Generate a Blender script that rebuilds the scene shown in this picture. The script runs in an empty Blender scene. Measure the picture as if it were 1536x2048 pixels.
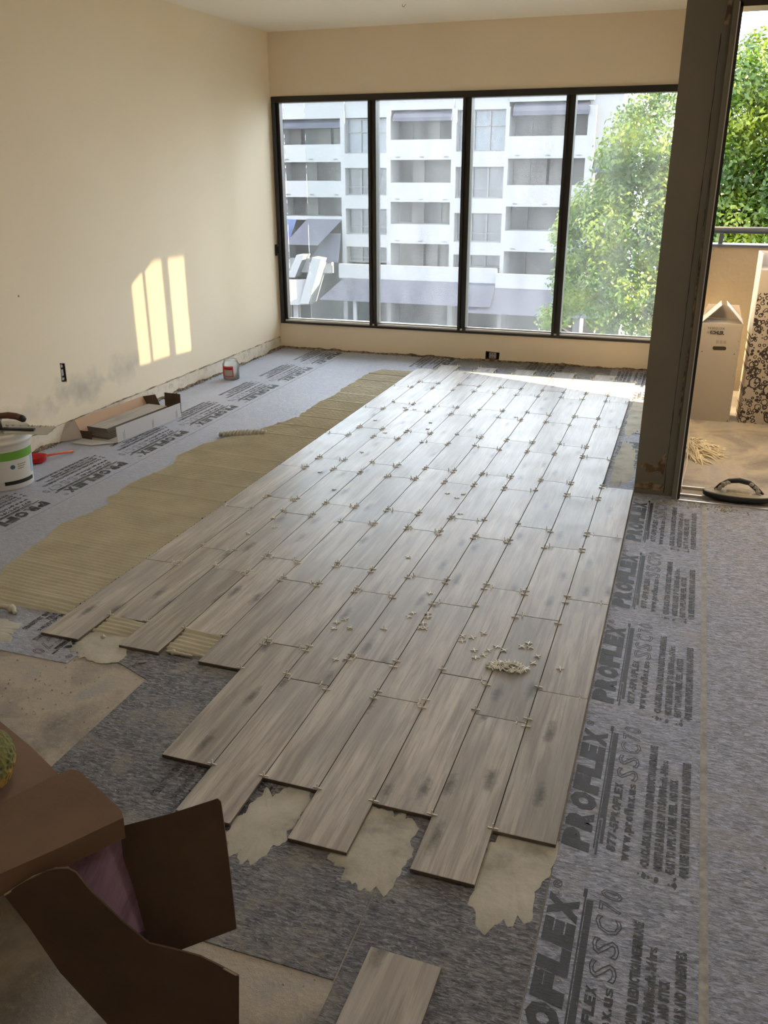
import bpy, bmesh, math, random
from mathutils import Vector, Matrix, noise
random.seed(7)
S = bpy.context.scene
C = S.collection
# ---------------------------------------------------------------- camera
CAM = Vector((3.336, -6.9481, 1.4567))
yaw, pitch, roll, fpx = -0.3308, 0.3767, -0.0034, 1740.2
cam = bpy.data.objects.new('camera', bpy.data.cameras.new('camera')); C.objects.link(cam)
fw = Vector((math.sin(yaw)*math.cos(pitch), math.cos(yaw)*math.cos(pitch), -math.sin(pitch)))
rt = Vector((math.cos(yaw), -math.sin(yaw), 0)); up = rt.cross(fw)
r2 = math.cos(roll)*rt + math.sin(roll)*up; u2 = -math.sin(roll)*rt + math.cos(roll)*up
cam.matrix_world = Matrix(((r2.x, u2.x, -fw.x, CAM.x), (r2.y, u2.y, -fw.y, CAM.y), (r2.z, u2.z, -fw.z, CAM.z), (0, 0, 0, 1)))
cam.data.sensor_fit = 'VERTICAL'; cam.data.sensor_height = 24; cam.data.lens = fpx/2048*24
cam.data.clip_start = 0.02; cam.data.clip_end = 500
S.camera = cam
# ---------------------------------------------------------------- world, sun, exposure
w = bpy.data.worlds.new('world'); S.world = w; w.use_nodes = True
bg = w.node_tree.nodes['Background']; bg.inputs[0].default_value = (0.84, 0.90, 1.0, 1); bg.inputs[1].default_value = 6.3
sun = bpy.data.objects.new('sun', bpy.data.lights.new('sun', 'SUN')); C.objects.link(sun)
sun.data.energy = 44.0; sun.data.color = (1.0, 0.80, 0.50); sun.data.angle = 0.009
sun.rotation_euler = Vector((-1, 0, -0.25)).to_track_quat('-Z', 'Y').to_euler()
vs = S.view_settings; vs.view_transform = 'Standard'; vs.look = 'None'; vs.gamma = 1; vs.exposure = 0.66; vs.use_curve_mapping = False
for lx, ly in ((1.9, -4.6), (4.3, -5.6)):  # unseen fill lights added to brighten the near room
    la = bpy.data.objects.new('ceiling_lamp_light', bpy.data.lights.new('ceiling_lamp_light', 'AREA')); C.objects.link(la); la.location = (lx, ly, 2.40)
    la.data.shape = 'DISK'; la.data.size = .55; la.data.energy = 4.5; la.data.color = (1.0, .93, .84)
try:
    S.cycles.max_bounces = 12; S.cycles.diffuse_bounces = 7; S.cycles.transparent_max_bounces = 16
except Exception: pass

# ---------------------------------------------------------------- materials
MATS = {}
def mat(name, col, rough=.7, metal=0, spec=.5, build=None, **kw):
    m = bpy.data.materials.new(name); m.use_nodes = True; nt = m.node_tree; b = nt.nodes['Principled BSDF']
    b.inputs['Base Color'].default_value = (*col, 1); b.inputs['Roughness'].default_value = rough
    b.inputs['Metallic'].default_value = metal; b.inputs['Specular IOR Level'].default_value = spec
    if build: build(nt, b)
    MATS[name] = m; return m
def N(nt, t, **kw):
    n = nt.nodes.new(t)
    for k, v in kw.items():
        if k.startswith('i_'):
            key = k[2:]; key = int(key) if key.isdigit() else key
            n.inputs[key].default_value = v
        else: setattr(n, k, v)
    return n
def coord(nt, scale=(1, 1, 1), rnd=0, gen='Object', rot=(0, 0, 0)):
    tc = N(nt, 'ShaderNodeTexCoord'); mp = N(nt, 'ShaderNodeMapping'); mp.inputs['Scale'].default_value = scale; mp.inputs['Rotation'].default_value = rot
    nt.links.new(tc.outputs[gen], mp.inputs['Vector']); out = mp.outputs[0]
    if rnd:
        oi = N(nt, 'ShaderNodeObjectInfo'); mu = N(nt, 'ShaderNodeMath', operation='MULTIPLY', i_1=rnd); nt.links.new(oi.outputs['Random'], mu.inputs[0])
        ad = N(nt, 'ShaderNodeVectorMath', operation='ADD'); nt.links.new(out, ad.inputs[0]); nt.links.new(mu.outputs[0], ad.inputs[1]); out = ad.outputs[0]
    return out
def noi(nt, vec, scale, detail=4, rough=.55, dist=0):
    n = N(nt, 'ShaderNodeTexNoise', i_Scale=scale, i_Detail=detail, i_Roughness=rough, i_Distortion=dist); nt.links.new(vec, n.inputs['Vector']); return n.outputs[0]
def ramp(nt, fac, stops):
    r = N(nt, 'ShaderNodeValToRGB'); e = r.color_ramp.elements
    while len(e) < len(stops): e.new(.5)
    for x, (p, c) in zip(e, stops):
        x.position = p; x.color = (*c, 1) if len(c) == 3 else c
    nt.links.new(fac, r.inputs[0]); return r.outputs[0]
def g(v): return (v, v, v)
def mix(nt, fac, a, b, mode='MIX'):
    m = N(nt, 'ShaderNodeMix', data_type='RGBA', blend_type=mode)
    for k, x in ((0, fac), (6, a), (7, b)):
        if isinstance(x, bpy.types.NodeSocket): nt.links.new(x, m.inputs[k])
        elif k == 0: m.inputs[0].default_value = x
        else: m.inputs[k].default_value = (*x, 1)
    return m.outputs[2]
def math_(nt, op, a, b=0, c=None):
    m = N(nt, 'ShaderNodeMath', operation=op)
    for k, x in enumerate((a, b) if c is None else (a, b, c)):
        if isinstance(x, bpy.types.NodeSocket): nt.links.new(x, m.inputs[k])
        else: m.inputs[k].default_value = x
    return m.outputs[0]
def bump(nt, b, h, st=.3, dist=.01):
    bp = N(nt, 'ShaderNodeBump', i_Strength=st, i_Distance=dist); nt.links.new(h, bp.inputs['Height']); nt.links.new(bp.outputs[0], b.inputs['Normal'])
def setc(nt, b, c): nt.links.new(c, b.inputs['Base Color'])

def bp_plaster(c1, c2, sc=1.2, scuff=False):
    def f(nt, b):
        v = coord(nt); n = noi(nt, v, sc, 3); col = ramp(nt, n, [(.35, c1), (.7, c2)])
        if scuff:
            for cx, cy, cz, sx, sy, st in ((0, -2.75, .25, 1.6, 4.5, .55), (0, -2.3, .28, 2.2, 5, .4), (0, -3.3, .2, 1.6, 5, .35), (0, -1.25, .05, 3.5, 9, .6)):
                tc = N(nt, 'ShaderNodeTexCoord'); mp = N(nt, 'ShaderNodeMapping', vector_type='POINT')
                mp.inputs['Location'].default_value = (0, -cy*sx, -cz*sy); mp.inputs['Scale'].default_value = (0, sx, sy)
                nt.links.new(tc.outputs['Object'], mp.inputs[0]); ln = N(nt, 'ShaderNodeVectorMath', operation='LENGTH'); nt.links.new(mp.outputs[0], ln.inputs[0])
                nn = noi(nt, v, 9, 3); s_ = math_(nt, 'ADD', ln.outputs['Value'], nn); r = ramp(nt, s_, [(.55, g(st)), (1.5, g(0))])
                col = mix(nt, r, col, (.36, .35, .33))
        setc(nt, b, col); bump(nt, b, noi(nt, v, 90, 2), .06, .004)
    return f
mat('wall_paint', (.8, .7, .5), .75, build=bp_plaster((.88, .775, .595), (.90, .80, .625), scuff=True))
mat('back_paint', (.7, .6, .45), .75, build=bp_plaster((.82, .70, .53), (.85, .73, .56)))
mat('ceiling_paint', (.85, .78, .62), .9, build=bp_plaster((.91, .86, .74), (.92, .87, .76)))
mat('stub_shade_paint', (.34, .32, .27), .7, build=bp_plaster((.17, .153, .115), (.195, .174, .13), 2.5))  # cream paint darkened: the shade on the stub's end is put into the colour
mat('dark_gap', (.035, .028, .02), .9)
mat('old_glue', (.34, .28, .21), .9, build=lambda nt, b: setc(nt, b, ramp(nt, noi(nt, coord(nt), 18, 5), [(.40, (.22, .17, .12)), (.55, (.50, .43, .34)), (.65, (.72, .64, .52))])))
mat('peel', (.16, .11, .06), .9, build=lambda nt, b: setc(nt, b, ramp(nt, noi(nt, coord(nt), 30), [(.4, (.12, .08, .045)), (.6, (.34, .26, .17))])))
def bp_grime(nt, b):
    v = coord(nt); n = noi(nt, v, 14, 6, .7); setc(nt, b, ramp(nt, n, [(.30, (.34, .26, .18)), (.38, (.62, .54, .43)), (.5, (.76, .69, .57)), (.8, (.84, .77, .65))])); bump(nt, b, n, .4, .006)
mat('raw_plaster', (.7, .6, .5), .9, build=bp_grime)
def bp_concrete(nt, b):
    v = coord(nt); n = noi(nt, v, 3.2, 8, .62, .6); n2 = noi(nt, v, 60, 4, .7)
    c = ramp(nt, n, [(.32, (.17, .16, .15)), (.45, (.29, .265, .235)), (.56, (.42, .375, .31)), (.7, (.33, .325, .32))])
    c = mix(nt, ramp(nt, n2, [(.55, g(0)), (.72, g(.5))]), c, (.50, .45, .36)); setc(nt, b, c); bump(nt, b, n2, .5, .006)
mat('concrete', (.3, .28, .25), .8, build=bp_concrete)
def bp_membrane(nt, b):
    v = coord(nt); fib = noi(nt, coord(nt, (30, 110, 30)), 1.6, 7, .75, .8); big = noi(nt, v, 2.4, 6, .6, .4); fine = noi(nt, v, 130, 3, .7)
    c = ramp(nt, fib, [(.37, (.15, .165, .215)), (.5, (.38, .415, .52)), (.60, (.66, .70, .86))])
    bl = noi(nt, v, 7, 8, .72, .6); c = mix(nt, ramp(nt, math_(nt, 'ADD', math_(nt, 'MULTIPLY', big, .45), math_(nt, 'MULTIPLY', bl, .55)), [(.51, g(0)), (.60, g(.36))]), c, (.48, .46, .42)); c = mix(nt, ramp(nt, bl, [(.30, g(.5)), (.42, g(0))]), c, (.15, .15, .16))
    # dusting that gets thicker towards the window and the left
    sx = N(nt, 'ShaderNodeSeparateXYZ'); tc = N(nt, 'ShaderNodeTexCoord'); nt.links.new(tc.outputs['Object'], sx.inputs[0])
    a = math_(nt, 'MULTIPLY', sx.outputs[0], -.42); a = math_(nt, 'ADD', a, 1.2); d = ramp(nt, math_(nt, 'ADD', math_(nt, 'MULTIPLY', a, .6), math_(nt, 'MULTIPLY', big, .5)), [(.3, g(0)), (.95, g(.75))])
    c = mix(nt, d, c, (.56, .58, .66)); setc(nt, b, c)
    h = math_(nt, 'ADD', fib, math_(nt, 'MULTIPLY', fine, .5)); bump(nt, b, h, .9, .010)
def bp_worn(nt, b):
    v = coord(nt); fib = noi(nt, coord(nt, (30, 110, 30)), 1.6, 7, .75, .8); big = noi(nt, v, 2.4, 6, .6, .4); fine = noi(nt, v, 130, 3, .7)
    c = ramp(nt, fib, [(.38, (.07, .072, .085)), (.5, (.21, .215, .24)), (.61, (.47, .47, .50))])
    bl = noi(nt, v, 7, 8, .72, .6); c = mix(nt, ramp(nt, math_(nt, 'ADD', math_(nt, 'MULTIPLY', big, .45), math_(nt, 'MULTIPLY', bl, .55)), [(.49, g(0)), (.58, g(.6))]), c, (.42, .40, .34)); c = mix(nt, ramp(nt, bl, [(.30, g(.5)), (.42, g(0))]), c, (.15, .15, .16))
    # dusting that gets thicker towards the window and the left
    sx = N(nt, 'ShaderNodeSeparateXYZ'); tc = N(nt, 'ShaderNodeTexCoord'); nt.links.new(tc.outputs['Object'], sx.inputs[0])
    a = math_(nt, 'MULTIPLY', sx.outputs[0], -.42); a = math_(nt, 'ADD', a, 1.2); d = ramp(nt, math_(nt, 'ADD', math_(nt, 'MULTIPLY', a, .6), math_(nt, 'MULTIPLY', big, .5)), [(.6, g(0)), (.95, g(.3))])
    c = mix(nt, d, c, (.56, .58, .66)); setc(nt, b, c)
    h = math_(nt, 'ADD', fib, math_(nt, 'MULTIPLY', fine, .5)); bump(nt, b, h, .9, .010)
mat('worn_felt', (.2, .2, .2), .7, spec=.4, build=bp_worn)
mat('membrane_felt', (.3, .3, .32), .62, spec=.45, build=bp_membrane)
def bp_ink(worn, lo, hi):
    def f(nt, b):
        v = coord(nt); a = noi(nt, v, 28, 7, .72); s = noi(nt, coord(nt, (1, .18, 1)), 16, 3)
        c = ramp(nt, s, [(.35, (.012, .013, .015)), (.7, (.045, .047, .053))])
        c = mix(nt, ramp(nt, a, [(lo, g(0)), (hi, g(worn))]), c, (.44, .44, .47)); setc(nt, b, c); bump(nt, b, noi(nt, coord(nt, (30, 110, 30)), 1.6, 5, .7), .4, .006)
    return f
mat('ink', (.05, .05, .055), .6, build=bp_ink(.6, .60, .70))
mat('ink_dusty', (.05, .05, .055), .7, build=bp_ink(.8, .50, .68))
def bp_plank(nt, b):
    v = coord(nt, (1, 1, 1), 41.0)
    st = noi(nt, coord(nt, (16, 1.3, 1), 41.0), 2.0, 7, .62, .5); st2 = noi(nt, coord(nt, (60, 2.2, 1), 17.0), 2.2, 5, .6, .2); big = noi(nt, coord(nt, (7, 2.2, 1), 29.0), 1.0, 3)
    c = ramp(nt, st, [(.28, (.235, .215, .20)), (.42, (.345, .32, .29)), (.54, (.42, .40, .365)), (.72, (.53, .505, .46))])
    c = mix(nt, ramp(nt, st2, [(.38, g(.6)), (.50, g(0))]), c, (.26, .235, .21))
    c = mix(nt, ramp(nt, big, [(.36, g(.6)), (.52, g(0))]), c, (.29, .285, .275))
    # knots
    vo = N(nt, 'ShaderNodeTexVoronoi', voronoi_dimensions='2D', i_Scale=1.0, i_Randomness=1.0); nt.links.new(coord(nt, (12, 3.4, 1), 23.0), vo.inputs['Vector'])
    cr = N(nt, 'ShaderNodeSeparateColor'); nt.links.new(vo.outputs['Color'], cr.inputs[0])
    kd = math_(nt, 'ADD', vo.outputs['Distance'], math_(nt, 'MULTIPLY', noi(nt, v, 45, 4, .7), .35))
    k = ramp(nt, kd, [(.20, g(.9)), (.40, g(0))]); k = math_(nt, 'MULTIPLY', k, math_(nt, 'GREATER_THAN', cr.outputs[0], .68)); c = mix(nt, k, c, (.115, .11, .105))
    oi = N(nt, 'ShaderNodeObjectInfo'); br = math_(nt, 'ADD', math_(nt, 'MULTIPLY', oi.outputs['Random'], .30), .84)
    hs = N(nt, 'ShaderNodeHueSaturation'); nt.links.new(c, hs.inputs['Color']); nt.links.new(br, hs.inputs['Value']); setc(nt, b, hs.outputs[0])
    r = math_(nt, 'ADD', math_(nt, 'MULTIPLY', noi(nt, v, 7, 4), .18), .30); nt.links.new(r, b.inputs['Roughness'])
    bump(nt, b, st2, .08, .002)
mat('plank_top', (.4, .37, .32), .33, spec=.28, build=bp_plank)
mat('plank_edge_shade', (.15, .125, .10), .8)  # darkened so the shadow along the plank sides is in the colour
mat('spacer_plastic', (.80, .79, .74), .5)
def bp_mortar(nt, b):
    v = coord(nt); n = noi(nt, v, 6, 5, .6); setc(nt, b, ramp(nt, n, [(.35, (.50, .475, .37)), (.65, (.60, .575, .46))])); bump(nt, b, noi(nt, v, 160, 4, .7), .35, .004)
mat('wet_mortar', (.42, .38, .28), .62, build=bp_mortar)
def bp_smear(nt, b):
    v = coord(nt); n = noi(nt, v, 9, 7, .65); setc(nt, b, ramp(nt, n, [(.35, (.30, .29, .25)), (.48, (.43, .415, .355)), (.7, (.53, .515, .45))])); bump(nt, b, noi(nt, v, 70, 5, .7), .4, .004)
mat('dry_mortar', (.5, .46, .36), .85, build=bp_smear)
mat('black_frame', (.018, .015, .013), .38)
mat('frame_metal', (.62, .60, .56), .35, .6)
def glass(name, haze, streak):
    m = bpy.data.materials.new(name); m.use_nodes = True; nt = m.node_tree; nt.nodes.clear()
    out = N(nt, 'ShaderNodeOutputMaterial'); tr = N(nt, 'ShaderNodeBsdfTransparent'); tr.inputs[0].default_value = (.25, .24, .22, 1) if name == 'slot_tint' else (.93, .95, .95, 1)
    df = N(nt, 'ShaderNodeBsdfDiffuse'); df.inputs[0].default_value = (.9, .9, .88, 1); tl = N(nt, 'ShaderNodeBsdfTranslucent'); tl.inputs[0].default_value = (.95, .95, .92, 1)
    dm = N(nt, 'ShaderNodeMixShader'); dm.inputs[0].default_value = .7; nt.links.new(df.outputs[0], dm.inputs[1]); nt.links.new(tl.outputs[0], dm.inputs[2])
    gl = N(nt, 'ShaderNodeBsdfGlossy'); gl.inputs['Roughness'].default_value = .02
    v = coord(nt); n = noi(nt, coord(nt, (3, 1, .6)), 2, 5, .6); n2 = noi(nt, coord(nt, (40, 1, 14)), 1.3, 6, .7)
    sp = ramp(nt, n2, [(.69, g(0)), (.74, g(streak))]); hz = ramp(nt, n, [(.3, g(haze*.55)), (.7, g(haze*1.5))])
    f = math_(nt, 'ADD', hz, sp); m1 = N(nt, 'ShaderNodeMixShader'); nt.links.new(f, m1.inputs[0]); nt.links.new(tr.outputs[0], m1.inputs[1]); nt.links.new(dm.outputs[0], m1.inputs[2])
    fr = N(nt, 'ShaderNodeFresnel', i_IOR=1.25); m2 = N(nt, 'ShaderNodeMixShader'); nt.links.new(fr.outputs[0], m2.inputs[0]); nt.links.new(m1.outputs[0], m2.inputs[1]); nt.links.new(gl.outputs[0], m2.inputs[2])
    nt.links.new(m2.outputs[0], out.inputs[0]); MATS[name] = m
glass('dirty_glass', .020, .08); glass('dirty_glass_hazy', .052, .12); glass('slot_tint', .05, .05); glass('dirty_glass_mid', .034, .12); glass('clear_plastic', .42, 0)
mat('cardboard', (.30, .175, .10), .8, build=lambda nt, b: (setc(nt, b, ramp(nt, noi(nt, coord(nt), 5, 4), [(.3, (.15, .092, .058)), (.7, (.20, .125, .08))])), bump(nt, b, noi(nt, coord(nt, (1, 1, 1)), 120, 3), .15, .002)))
mat('cardboard_light', (.52, .36, .24), .85, build=lambda nt, b: setc(nt, b, ramp(nt, noi(nt, coord(nt), 8, 4), [(.3, (.48, .33, .22)), (.7, (.56, .39, .27))])))
mat('cardboard_shaded', (.14, .085, .05), .85, build=lambda nt, b: setc(nt, b, ramp(nt, noi(nt, coord(nt), 8, 4), [(.3, (.07, .045, .028)), (.7, (.10, .063, .04))])))  # same board, darkened: shade on faces turned from the window is in the colour
mat('mauve_liner', (.28, .17, .27), .8, build=lambda nt, b: setc(nt, b, ramp(nt, noi(nt, coord(nt, (20, 3, 3)), 3, 4), [(.35, (.20, .12, .19)), (.6, (.32, .20, .30))])))
mat('torn_paper', (.5, .38, .27), .9)
mat('carton_white', (.60, .60, .62), .6)
mat('carton_grey', (.50, .46, .42), .8)
mat('tan_card', (.56, .37, .24), .85)
mat('box_cream', (.40, .375, .34), .75)
mat('print_black', (.02, .018, .018), .6)
mat('print_grey', (.30, .28, .25), .7)
mat('bucket_white', (.80, .80, .77), .45)
mat('green', (.16, .42, .05), .45); mat('blue', (.05, .12, .25), .5); mat('lightblue', (.35, .55, .70), .5); mat('labelwhite', (.74, .75, .72), .45)
mat('red', (.62, .025, .03), .35); mat('orange', (.68, .12, .05), .4); mat('red_label', (.60, .04, .04), .5)
mat('steel', (.45, .45, .43), .35, 1); mat('grip_brown', (.13, .045, .025), .5); mat('rubber', (.02, .02, .022), .5)
def bp_sponge(nt, b):
    v = coord(nt); vo = N(nt, 'ShaderNodeTexVoronoi', i_Scale=90); nt.links.new(v, vo.inputs['Vector'])
    sx = N(nt, 'ShaderNodeSeparateXYZ'); tc = N(nt, 'ShaderNodeTexCoord'); nt.links.new(tc.outputs['Object'], sx.inputs[0])
    top = ramp(nt, sx.outputs[2], [(.028, (.34, .21, .03)), (.036, (.15, .15, .045))])
    setc(nt, b, mix(nt, ramp(nt, vo.outputs['Distance'], [(.18, g(1)), (.36, g(0))]), top, (.05, .055, .025))); bump(nt, b, vo.outputs['Distance'], .9, .006)
mat('sponge_foam', (.4, .35, .08), .95, build=bp_sponge)
mat('balcony_deck', (.45, .38, .32), .85, build=lambda nt, b: setc(nt, b, ramp(nt, noi(nt, coord(nt), 3, 5), [(.3, (.20, .18, .165)), (.7, (.25, .225, .205))])))
mat('stucco', (.55, .43, .28), .9, build=lambda nt, b: (setc(nt, b, ramp(nt, noi(nt, coord(nt), 5, 5), [(.3, (.175, .145, .10)), (.7, (.205, .17, .12))])), bump(nt, b, noi(nt, coord(nt), 35, 5, .7), .6, .01)))
mat('rail_blue', (.03, .04, .06), .4)
mat('yarn', (.80, .72, .55), .9)
mat('cord_white', (.62, .57, .48), .5)
def bp_doodle(nt, b):
    f = None
    for sc, r0, w_, off in ((17, .30, .045, 0), (30, .30, .075, 3.1), (9, .36, .03, 7.7), (13, .22, .03, 9.1), (50, .0, .24, 1.3), (24, .0, .17, 5.9), (40, .33, .09, 2.2)):
        c_ = N(nt, 'ShaderNodeMapping'); tc = N(nt, 'ShaderNodeTexCoord'); nt.links.new(tc.outputs['Object'], c_.inputs[0]); c_.inputs['Location'].default_value = (off, 0, off*1.7); c_.inputs['Scale'].default_value = (1, 0, 1)
        nz = N(nt, 'ShaderNodeTexNoise', i_Scale=18.0, i_Detail=1.0); nt.links.new(c_.outputs[0], nz.inputs['Vector']); sc_ = N(nt, 'ShaderNodeVectorMath', operation='SCALE'); nt.links.new(nz.outputs['Color'], sc_.inputs[0]); sc_.inputs['Scale'].default_value = .022
        ad = N(nt, 'ShaderNodeVectorMath', operation='ADD'); nt.links.new(c_.outputs[0], ad.inputs[0]); nt.links.new(sc_.outputs[0], ad.inputs[1]); fl = N(nt, 'ShaderNodeVectorMath', operation='MULTIPLY'); nt.links.new(ad.outputs[0], fl.inputs[0]); fl.inputs[1].default_value = (1, 0, 1)
        vo = N(nt, 'ShaderNodeTexVoronoi', i_Scale=float(sc), i_Randomness=1.0); nt.links.new(fl.outputs[0], vo.inputs['Vector'])
        d = math_(nt, 'ABSOLUTE', math_(nt, 'SUBTRACT', vo.outputs['Distance'], r0)); line = math_(nt, 'LESS_THAN', d, w_)
        cs = N(nt, 'ShaderNodeSeparateColor'); nt.links.new(vo.outputs['Color'], cs.inputs[0]); line = math_(nt, 'MULTIPLY', line, math_(nt, 'GREATER_THAN', cs.outputs[0], .2 if r0 else .62))
        f = line if f is None else math_(nt, 'MAXIMUM', f, line)
    sx = N(nt, 'ShaderNodeSeparateXYZ'); tc = N(nt, 'ShaderNodeTexCoord'); nt.links.new(tc.outputs['Object'], sx.inputs[0])
    f = math_(nt, 'MULTIPLY', f, math_(nt, 'LESS_THAN', sx.outputs[2], .80)); setc(nt, b, mix(nt, f, (.42, .385, .345), (.03, .022, .02)))
mat('doodle_print', (.66, .6, .53), .7, build=bp_doodle)
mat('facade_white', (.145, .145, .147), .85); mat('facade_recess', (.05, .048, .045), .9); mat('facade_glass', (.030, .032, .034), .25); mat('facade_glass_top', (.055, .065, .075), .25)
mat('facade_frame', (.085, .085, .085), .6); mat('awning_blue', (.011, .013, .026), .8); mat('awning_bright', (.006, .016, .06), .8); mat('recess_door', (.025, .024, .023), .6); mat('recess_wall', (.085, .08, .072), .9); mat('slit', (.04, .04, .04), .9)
mat('street', (.06, .06, .055), .9)
mat('bark', (.12, .09, .06), .9)
def leafmat(name, c1, c2, c3):
    m = bpy.data.materials.new(name); m.use_nodes = True; nt = m.node_tree; b = nt.nodes['Principled BSDF']; out = nt.nodes['Material Output']
    n = noi(nt, coord(nt), 1.6, 3); n2 = noi(nt, coord(nt), 23, 1); c = ramp(nt, math_(nt, 'ADD', math_(nt, 'MULTIPLY', n, .6), math_(nt, 'MULTIPLY', n2, .4)), [(.36, c1), (.5, c2), (.64, c3)])
    setc(nt, b, c); b.inputs['Roughness'].default_value = .45; tl = N(nt, 'ShaderNodeBsdfTranslucent'); nt.links.new(c, tl.inputs[0]); mx = N(nt, 'ShaderNodeMixShader'); mx.inputs[0].default_value = .45
    nt.links.new(b.outputs[0], mx.inputs[1]); nt.links.new(tl.outputs[0], mx.inputs[2]); nt.links.new(mx.outputs[0], out.inputs[0]); MATS[name] = m
leafmat('leaf', (.013, .036, .005), (.050, .095, .007), (.18, .21, .008))  # the yellowest tone puts sun highlights into the leaf colour

# ---------------------------------------------------------------- mesh helpers
def tag(o, label=None, cat=None, group=None, kind=None):
    for k, v in (('label', label), ('category', cat), ('group', group), ('kind', kind)):
        if v: o[k] = v
    return o
def link(name, me, mats=None, parent=None, loc=None):
    o = bpy.data.objects.new(name, me); C.objects.link(o)
    if parent: o.parent = parent
    if loc: o.location = loc
    for m in ([mats] if isinstance(mats, str) else mats or []): me.materials.append(MATS[m])
    return o
def empty(name, loc=(0, 0, 0), label=None, cat=None, group=None, kind=None):
    o = bpy.data.objects.new(name, None); C.objects.link(o); o.location = loc; o.empty_display_size = .05; return tag(o, label, cat, group, kind)
class MB:
    def __init__(s): s.v = []; s.f = []; s.m = []
    def add(s, vs_, fs, m=0):
        k = len(s.v); s.v += [tuple(x) for x in vs_]; s.f += [tuple(i+k for i in f) for f in fs]; s.m += [m]*len(fs); return s
    def box(s, x0, x1, y0, y1, z0, z1, m=0, M=None):
        vs_ = [Vector((x, y, z)) for z in (z0, z1) for y in (y0, y1) for x in (x0, x1)]
        if M: vs_ = [M @ p for p in vs_]
        return s.add(vs_, [(0, 2, 3, 1), (4, 5, 7, 6), (0, 1, 5, 4), (1, 3, 7, 5), (3, 2, 6, 7), (2, 0, 4, 6)], m)
    def prism(s, pts, off, m=0):
        n = len(pts); off = Vector(off); a = [Vector(p) for p in pts]
        return s.add(a + [p+off for p in a], [tuple(range(n))[::-1], tuple(range(n, 2*n))] + [(i, (i+1) % n, n+(i+1) % n, n+i) for i in range(n)], m)
    def tube(s, pts, r, n=6, m=0, cap=True):
        pts = [Vector(p) for p in pts]; k = len(s.v); L = len(pts); rs = r if isinstance(r, (list, tuple)) else [r]*L; ref = None
        for i, p in enumerate(pts):
            d = (pts[min(i+1, L-1)]-pts[max(i-1, 0)]).normalized()
            if ref is None: ref = Vector((0, 0, 1)) if abs(d.z) < .9 else Vector((1, 0, 0))
            a = d.cross(ref).normalized(); b_ = d.cross(a); ref = -b_ if False else ref
            for j in range(n): t = 2*math.pi*j/n; s.v.append(tuple(p+rs[i]*(math.cos(t)*a+math.sin(t)*b_)))
        for i in range(L-1):
            for j in range(n): s.f.append((k+i*n+j, k+i*n+(j+1) % n, k+(i+1)*n+(j+1) % n, k+(i+1)*n+j)); s.m.append(m)
        if cap: s.f += [tuple(k+j for j in range(n))[::-1], tuple(k+(L-1)*n+j for j in range(n))]; s.m += [m, m]
        return s
    def lathe(s, prof, n=32, c=(0, 0, 0), m=0, sx=1, sy=1):
        k = len(s.v); L = len(prof)
        for r, z in prof:
            for j in range(n): t = 2*math.pi*j/n; s.v.append((c[0]+r*sx*math.cos(t), c[1]+r*sy*math.sin(t), c[2]+z))
        for i in range(L-1):
            for j in range(n): s.f.append((k+i*n+j, k+i*n+(j+1) % n, k+(i+1)*n+(j+1) % n, k+(i+1)*n+j)); s.m.append(m)
        return s
    def mesh(s, name, smooth=False, bev=0):
        me = bpy.data.meshes.new(name); me.from_pydata(s.v, [], s.f); me.polygons.foreach_set('material_index', s.m)
        bm = bmesh.new(); bm.from_mesh(me)
        if bev: bmesh.ops.bevel(bm, geom=list(bm.edges), offset=bev, segments=2, affect='EDGES', clamp_overlap=True)
        bmesh.ops.recalc_face_normals(bm, faces=bm.faces); bm.to_mesh(me); bm.free()
        if smooth: me.polygons.foreach_set('use_smooth', [True]*len(me.polygons))
        me.update(); return me
    def build(s, name, mats, parent=None, loc=None, smooth=False, bev=0): return link(name, s.mesh(name, smooth, bev), mats, parent, loc)
def sheet(name, pts, t, m, parent=None, sub=True):
    """a bent card: polygon in space given its own thickness"""
    bm = bmesh.new(); vs_ = [bm.verts.new(p) for p in pts]; bm.faces.new(vs_); bm.normal_update(); bm.faces.ensure_lookup_table(); nrm = bm.faces[0].normal.copy()
    bmesh.ops.triangulate(bm, faces=bm.faces)
    e = bmesh.ops.extrude_face_region(bm, geom=list(bm.faces)); bmesh.ops.translate(bm, verts=[x for x in e['geom'] if isinstance(x, bmesh.types.BMVert)], vec=nrm*t)
    bmesh.ops.recalc_face_normals(bm, faces=bm.faces); me = bpy.data.meshes.new(name); bm.to_mesh(me); bm.free(); return link(name, me, m, parent)
def text_geo(s, bold=0, outline=0, spc=1):
    cu = bpy.data.curves.new('t', 'FONT'); cu.body = s; cu.size = 1; cu.resolution_u = 2; cu.offset = bold; cu.space_character = spc
    if outline: cu.fill_mode = 'NONE'; cu.bevel_depth = outline; cu.bevel_resolution = 0
    o = bpy.data.objects.new('t', cu); C.objects.link(o); bpy.context.view_layer.update(); dg = bpy.context.evaluated_depsgraph_get()
    me = bpy.data.meshes.new_from_object(o.evaluated_get(dg)); vs_ = [tuple(v.co) for v in me.vertices]; fs = [tuple(p.vertices) for p in me.polygons]
    bpy.data.objects.remove(o); bpy.data.meshes.remove(me); bpy.data.curves.remove(cu); return vs_, fs
def fit_text(mb, s, u0, u1, v0, v1, fn, bold=.02, outline=0, shear=0, zs=1, m=0, spc=1):
    vs_, fs = text_geo(s, bold, outline, spc); xs = [v[0] for v in vs_]; ys = [v[1] for v in vs_]; a, b, c, d = min(xs), max(xs), min(ys), max(ys)
    out = []
    for x, y, z in vs_:
        q = (y-c)/(d-c); out.append(fn(u0+(x-a)/(b-a)*(u1-u0-shear)+shear*q, v0+q*(v1-v0), z*zs))
    mb.add(out, fs, m)

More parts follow.
